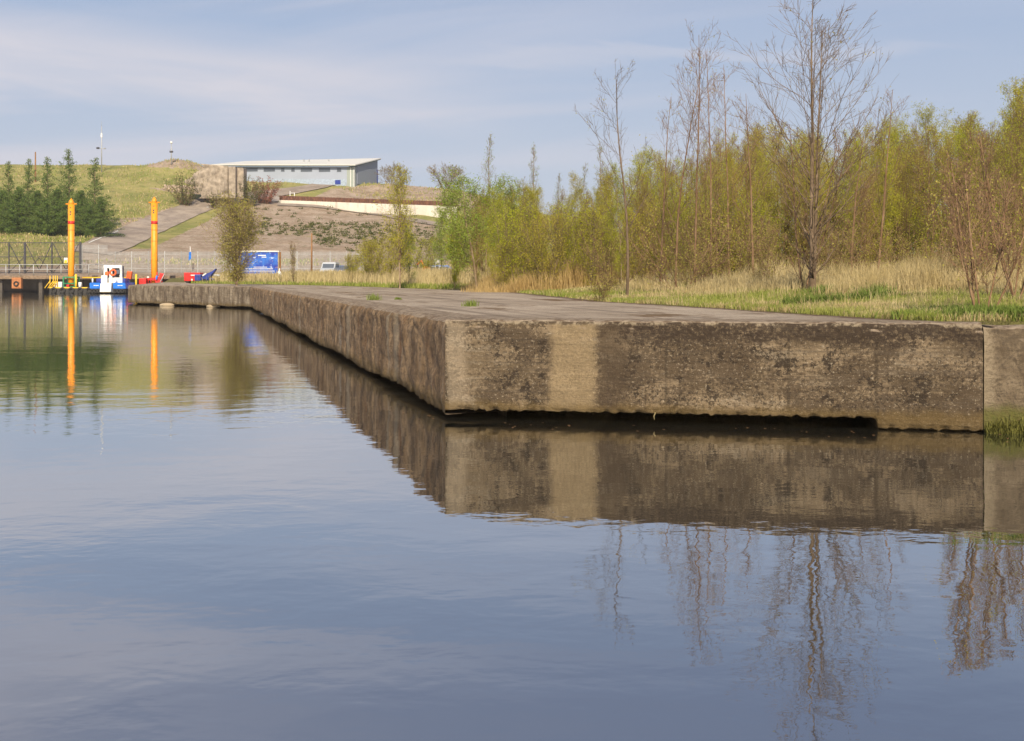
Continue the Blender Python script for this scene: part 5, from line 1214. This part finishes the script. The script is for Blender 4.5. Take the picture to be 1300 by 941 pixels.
# beyond 60 m: long strip along the far quay
P, d, wd = scatter(90000, 58, 160, 150, 900, 5)
keep = d > 2.2 + rg.normal(0, .8, len(P)); Q = P[keep]; hh = rg.uniform(.4, .95, len(Q)); blades('dry_grass', Q, hh, Q[:, 1] * .0005, M['straw'], .35, 13, 'strip of dry grass beyond the distant pavement by the cars')
Q = P[(~keep) | (rg.random(len(P)) < .15)]; blades('green_grass', Q, rg.uniform(.12, .3, len(Q)), Q[:, 1] * .0006, M['grass'], .5, 14, 'low green grass verge along the distant pavement')
# reeds at the foot of the thicket
n = 60000; Y = rg.uniform(46, 62, n); px = rg.uniform(585, 1400, n); px = np.where(rg.random(n) < .5, np.abs(rg.normal(0, 110, n)) + 590 + rg.uniform(0, 30, n), px); X = (px - HORX) / F * Y
Pq = np.stack([X, Y, ground(X, Y)], 1); k = vnoise(X, Y, 3.0, 21) + rg.normal(0, .2, n) > -.15; Pq = Pq[k]
pq = HORX + F * Pq[:, 0] / Pq[:, 1]
blades('reeds', Pq, rg.uniform(.35, 1.25, len(Pq)) * (1 + .8 * vnoise(Pq[:, 0], Pq[:, 1], 2.0, 22)) * (.25 + .75 * sstep(585, 680, pq)), np.full(len(Pq), .016), M['reed'], .32, 15, 'tall tan reeds along the foot of the thicket', 'reeds')
# bright weeds at the foot of the big tree and along the right wall
def weeds(n, px0, px1, Y0, Y1, seed, label, hmax=.28):
    rg = np.random.default_rng(seed); c = rg.integers(0, 9, n); cy_ = rg.uniform(Y0, Y1, 9); cp = rg.uniform(px0, px1, 9)
    Y = cy_[c] + rg.normal(0, .14, n); X = (cp[c] - HORX) / F * cy_[c] + rg.normal(0, .2, n); wd = (X - C_[0]) * rn_in[0] + (Y - C_[1]) * rn_in[1]; k = wd > .45; X, Y = X[k], Y[k]
    P = np.stack([X, Y, ground(X, Y)], 1); blades('broad_weeds', P, rg.uniform(.1, hmax, len(P)), np.full(len(P), .018), M['weed'], .55, seed, label, 'weeds')
weeds(2600, 1010, 1110, 22, 25, 31, 'fresh green weeds at the foot of the largest bare tree')
weeds(3400, 1225, 1420, 15.2, 16.8, 32, 'fresh green weeds around the multi-stemmed shrub by the wall', .24)
weeds(1200, 1150, 1240, 16.5, 18.5, 33, 'patch of green weeds in the turf left of the multi-stemmed shrub', .16)
# weeds and moss hanging at the foot of the right wall
n = 2400; s = np.abs(rg.normal(0, .9, n)) + .03; z = np.abs(rg.normal(0, .05, n)) * np.clip(1.5 - s * .12, .4, 1.5) * (1 + 1.2 * vnoise(s, s * 0, .35, 3)); base = J_[None] + rd[None] * s[:, None] + rn_in[None] * (.08 - rg.uniform(0, .16, n))[:, None]
P = np.stack([base[:, 0], base[:, 1], z], 1); blades('wall_weeds', P, rg.uniform(.02, .06, n), np.full(n, .012), M['moss'], 1.3, 34, 'mossy green weeds along the waterline of the right hand wall', 'weeds')
# tussocks over the grassy hillside
rgh = np.random.default_rng(77); nH = 46000; yH = rgh.uniform(196, 332, nH); pH = rgh.uniform(-20, 700, nH); xH = (pH - HORX) / F * yH; zH = ground(xH, yH); pyH = HORY - F * (zH - CAMZ) / yH
kH = ~inpoly(pH, pyH, [(80, 320), (105, 309), (160, 286), (235, 258), (285, 245), (400, 232), (430, 238), (480, 262), (620, 288), (600, 330), (80, 330)]) & (vnoise(xH, yH, 6, 31) + rgh.normal(0, .2, nH) > -.05)
PH_ = np.stack([xH, yH, zH], 1)[kH]; half_ = rgh.random(len(PH_)) < .5
blades('hill_grass', PH_[half_], rgh.uniform(.2, .6, half_.sum()), np.full(half_.sum(), .20), M['grass'], .6, 78, 'rough green grass tussocks over the far hillside')
blades('hill_grass', PH_[~half_], rgh.uniform(.2, .65, (~half_).sum()), np.full((~half_).sum(), .18), M['straw'], .6, 79, 'bleached grass tussocks over the far hillside')
# little tufts on the pavement
for (px, py, s, lb) in ((597, 389, 1.0, 'small green grass tuft growing on the pavement near the quay corner'), (475, 381, 1.3, 'small green tuft on the pavement farther along the quay'), (505, 380.5, .5, 'tiny tuft on the pavement between the two larger tufts')):
    Y = (CAMZ - 1.406) * F / (py - HORY); x = (px - HORX) / F * Y; n = 160; r_ = np.random.default_rng(int(px))
    P = np.stack([r_.normal(0, .07 * s, n), r_.normal(0, .07 * s, n), np.zeros(n)], 1); o = blades('grass_tuft', P, r_.uniform(.05, .16, n) * s, np.full(n, .014), M['weed'], .6, int(px), lb, 'grass tuft'); o.location = (x, Y, 1.406); o['kind'] = 'thing'
# soil rim where grass meets pavement and a twig over the gap
c = curve(np.random.default_rng(8), (0, 0, 0), (0.2, -1, -.9), .16, 8, .25, .0); T = Tubes(); T.add(c, np.linspace(.007, .003, 9), 4)
o = link('hanging_root', T.mesh('hanging_root', M['straw'])); q = C_ + rd * (2.95); o.location = (q[0], q[1] - .02, .16); tag(o, 'curled pale root hanging from the lower lip of the near quay wall', 'root')
for (px, py, s) in ((212, 388.5, .35), (271, 390, .32)):
    Y = CAMZ * F / (py - HORY) * 1.0; o = MB().ball((0, 0, .06), s, 3, (1.5, .8, .42)).build('boulder', M['stone']); o.location = ((px - HORX) / F * Y, Y, 0)
    tag(o, 'pale stone at the waterline under the distant quay face, ' + ('left of the two' if px < 240 else 'right of the two'), 'stone')
rf_ = random.Random(4)
for k in range(70):
    t = rf_.random() ** 1.3 * 62; q = C_ + (L_ - C_) / np.linalg.norm(L_ - C_) * t + np.array([-rf_.uniform(.1, .9), -.1]) if k % 2 else C_ + rd * rf_.uniform(.1, 9) + rn_in * -rf_.uniform(.12, .9)
    if k == 0: LF = []
    me_ = LF[k % 3] if len(LF) == 3 else None
    if me_ is None:
        r3 = np.random.default_rng(k); a_ = np.linspace(0, 2 * np.pi, 7)[:-1]; rr_ = r3.uniform(.6, 1.2, 6); me_ = mesh_np('floating_leaf', np.stack([np.cos(a_) * .022 * rr_, np.sin(a_) * .014 * rr_, np.full(6, .003)], 1), [[0, 1, 2, 3, 4, 5]], M['wood']); LF.append(me_)
    o = link('floating_leaf', me_); o.location = (q[0], q[1], 0); o.rotation_euler.z = rf_.uniform(0, 6); o.scale = [rf_.uniform(.7, 1.4)] * 3
    tag(o, 'small brown dead leaf floating close along the foot of the quay wall', 'leaf', 'dead leaves floating beside the quay walls')
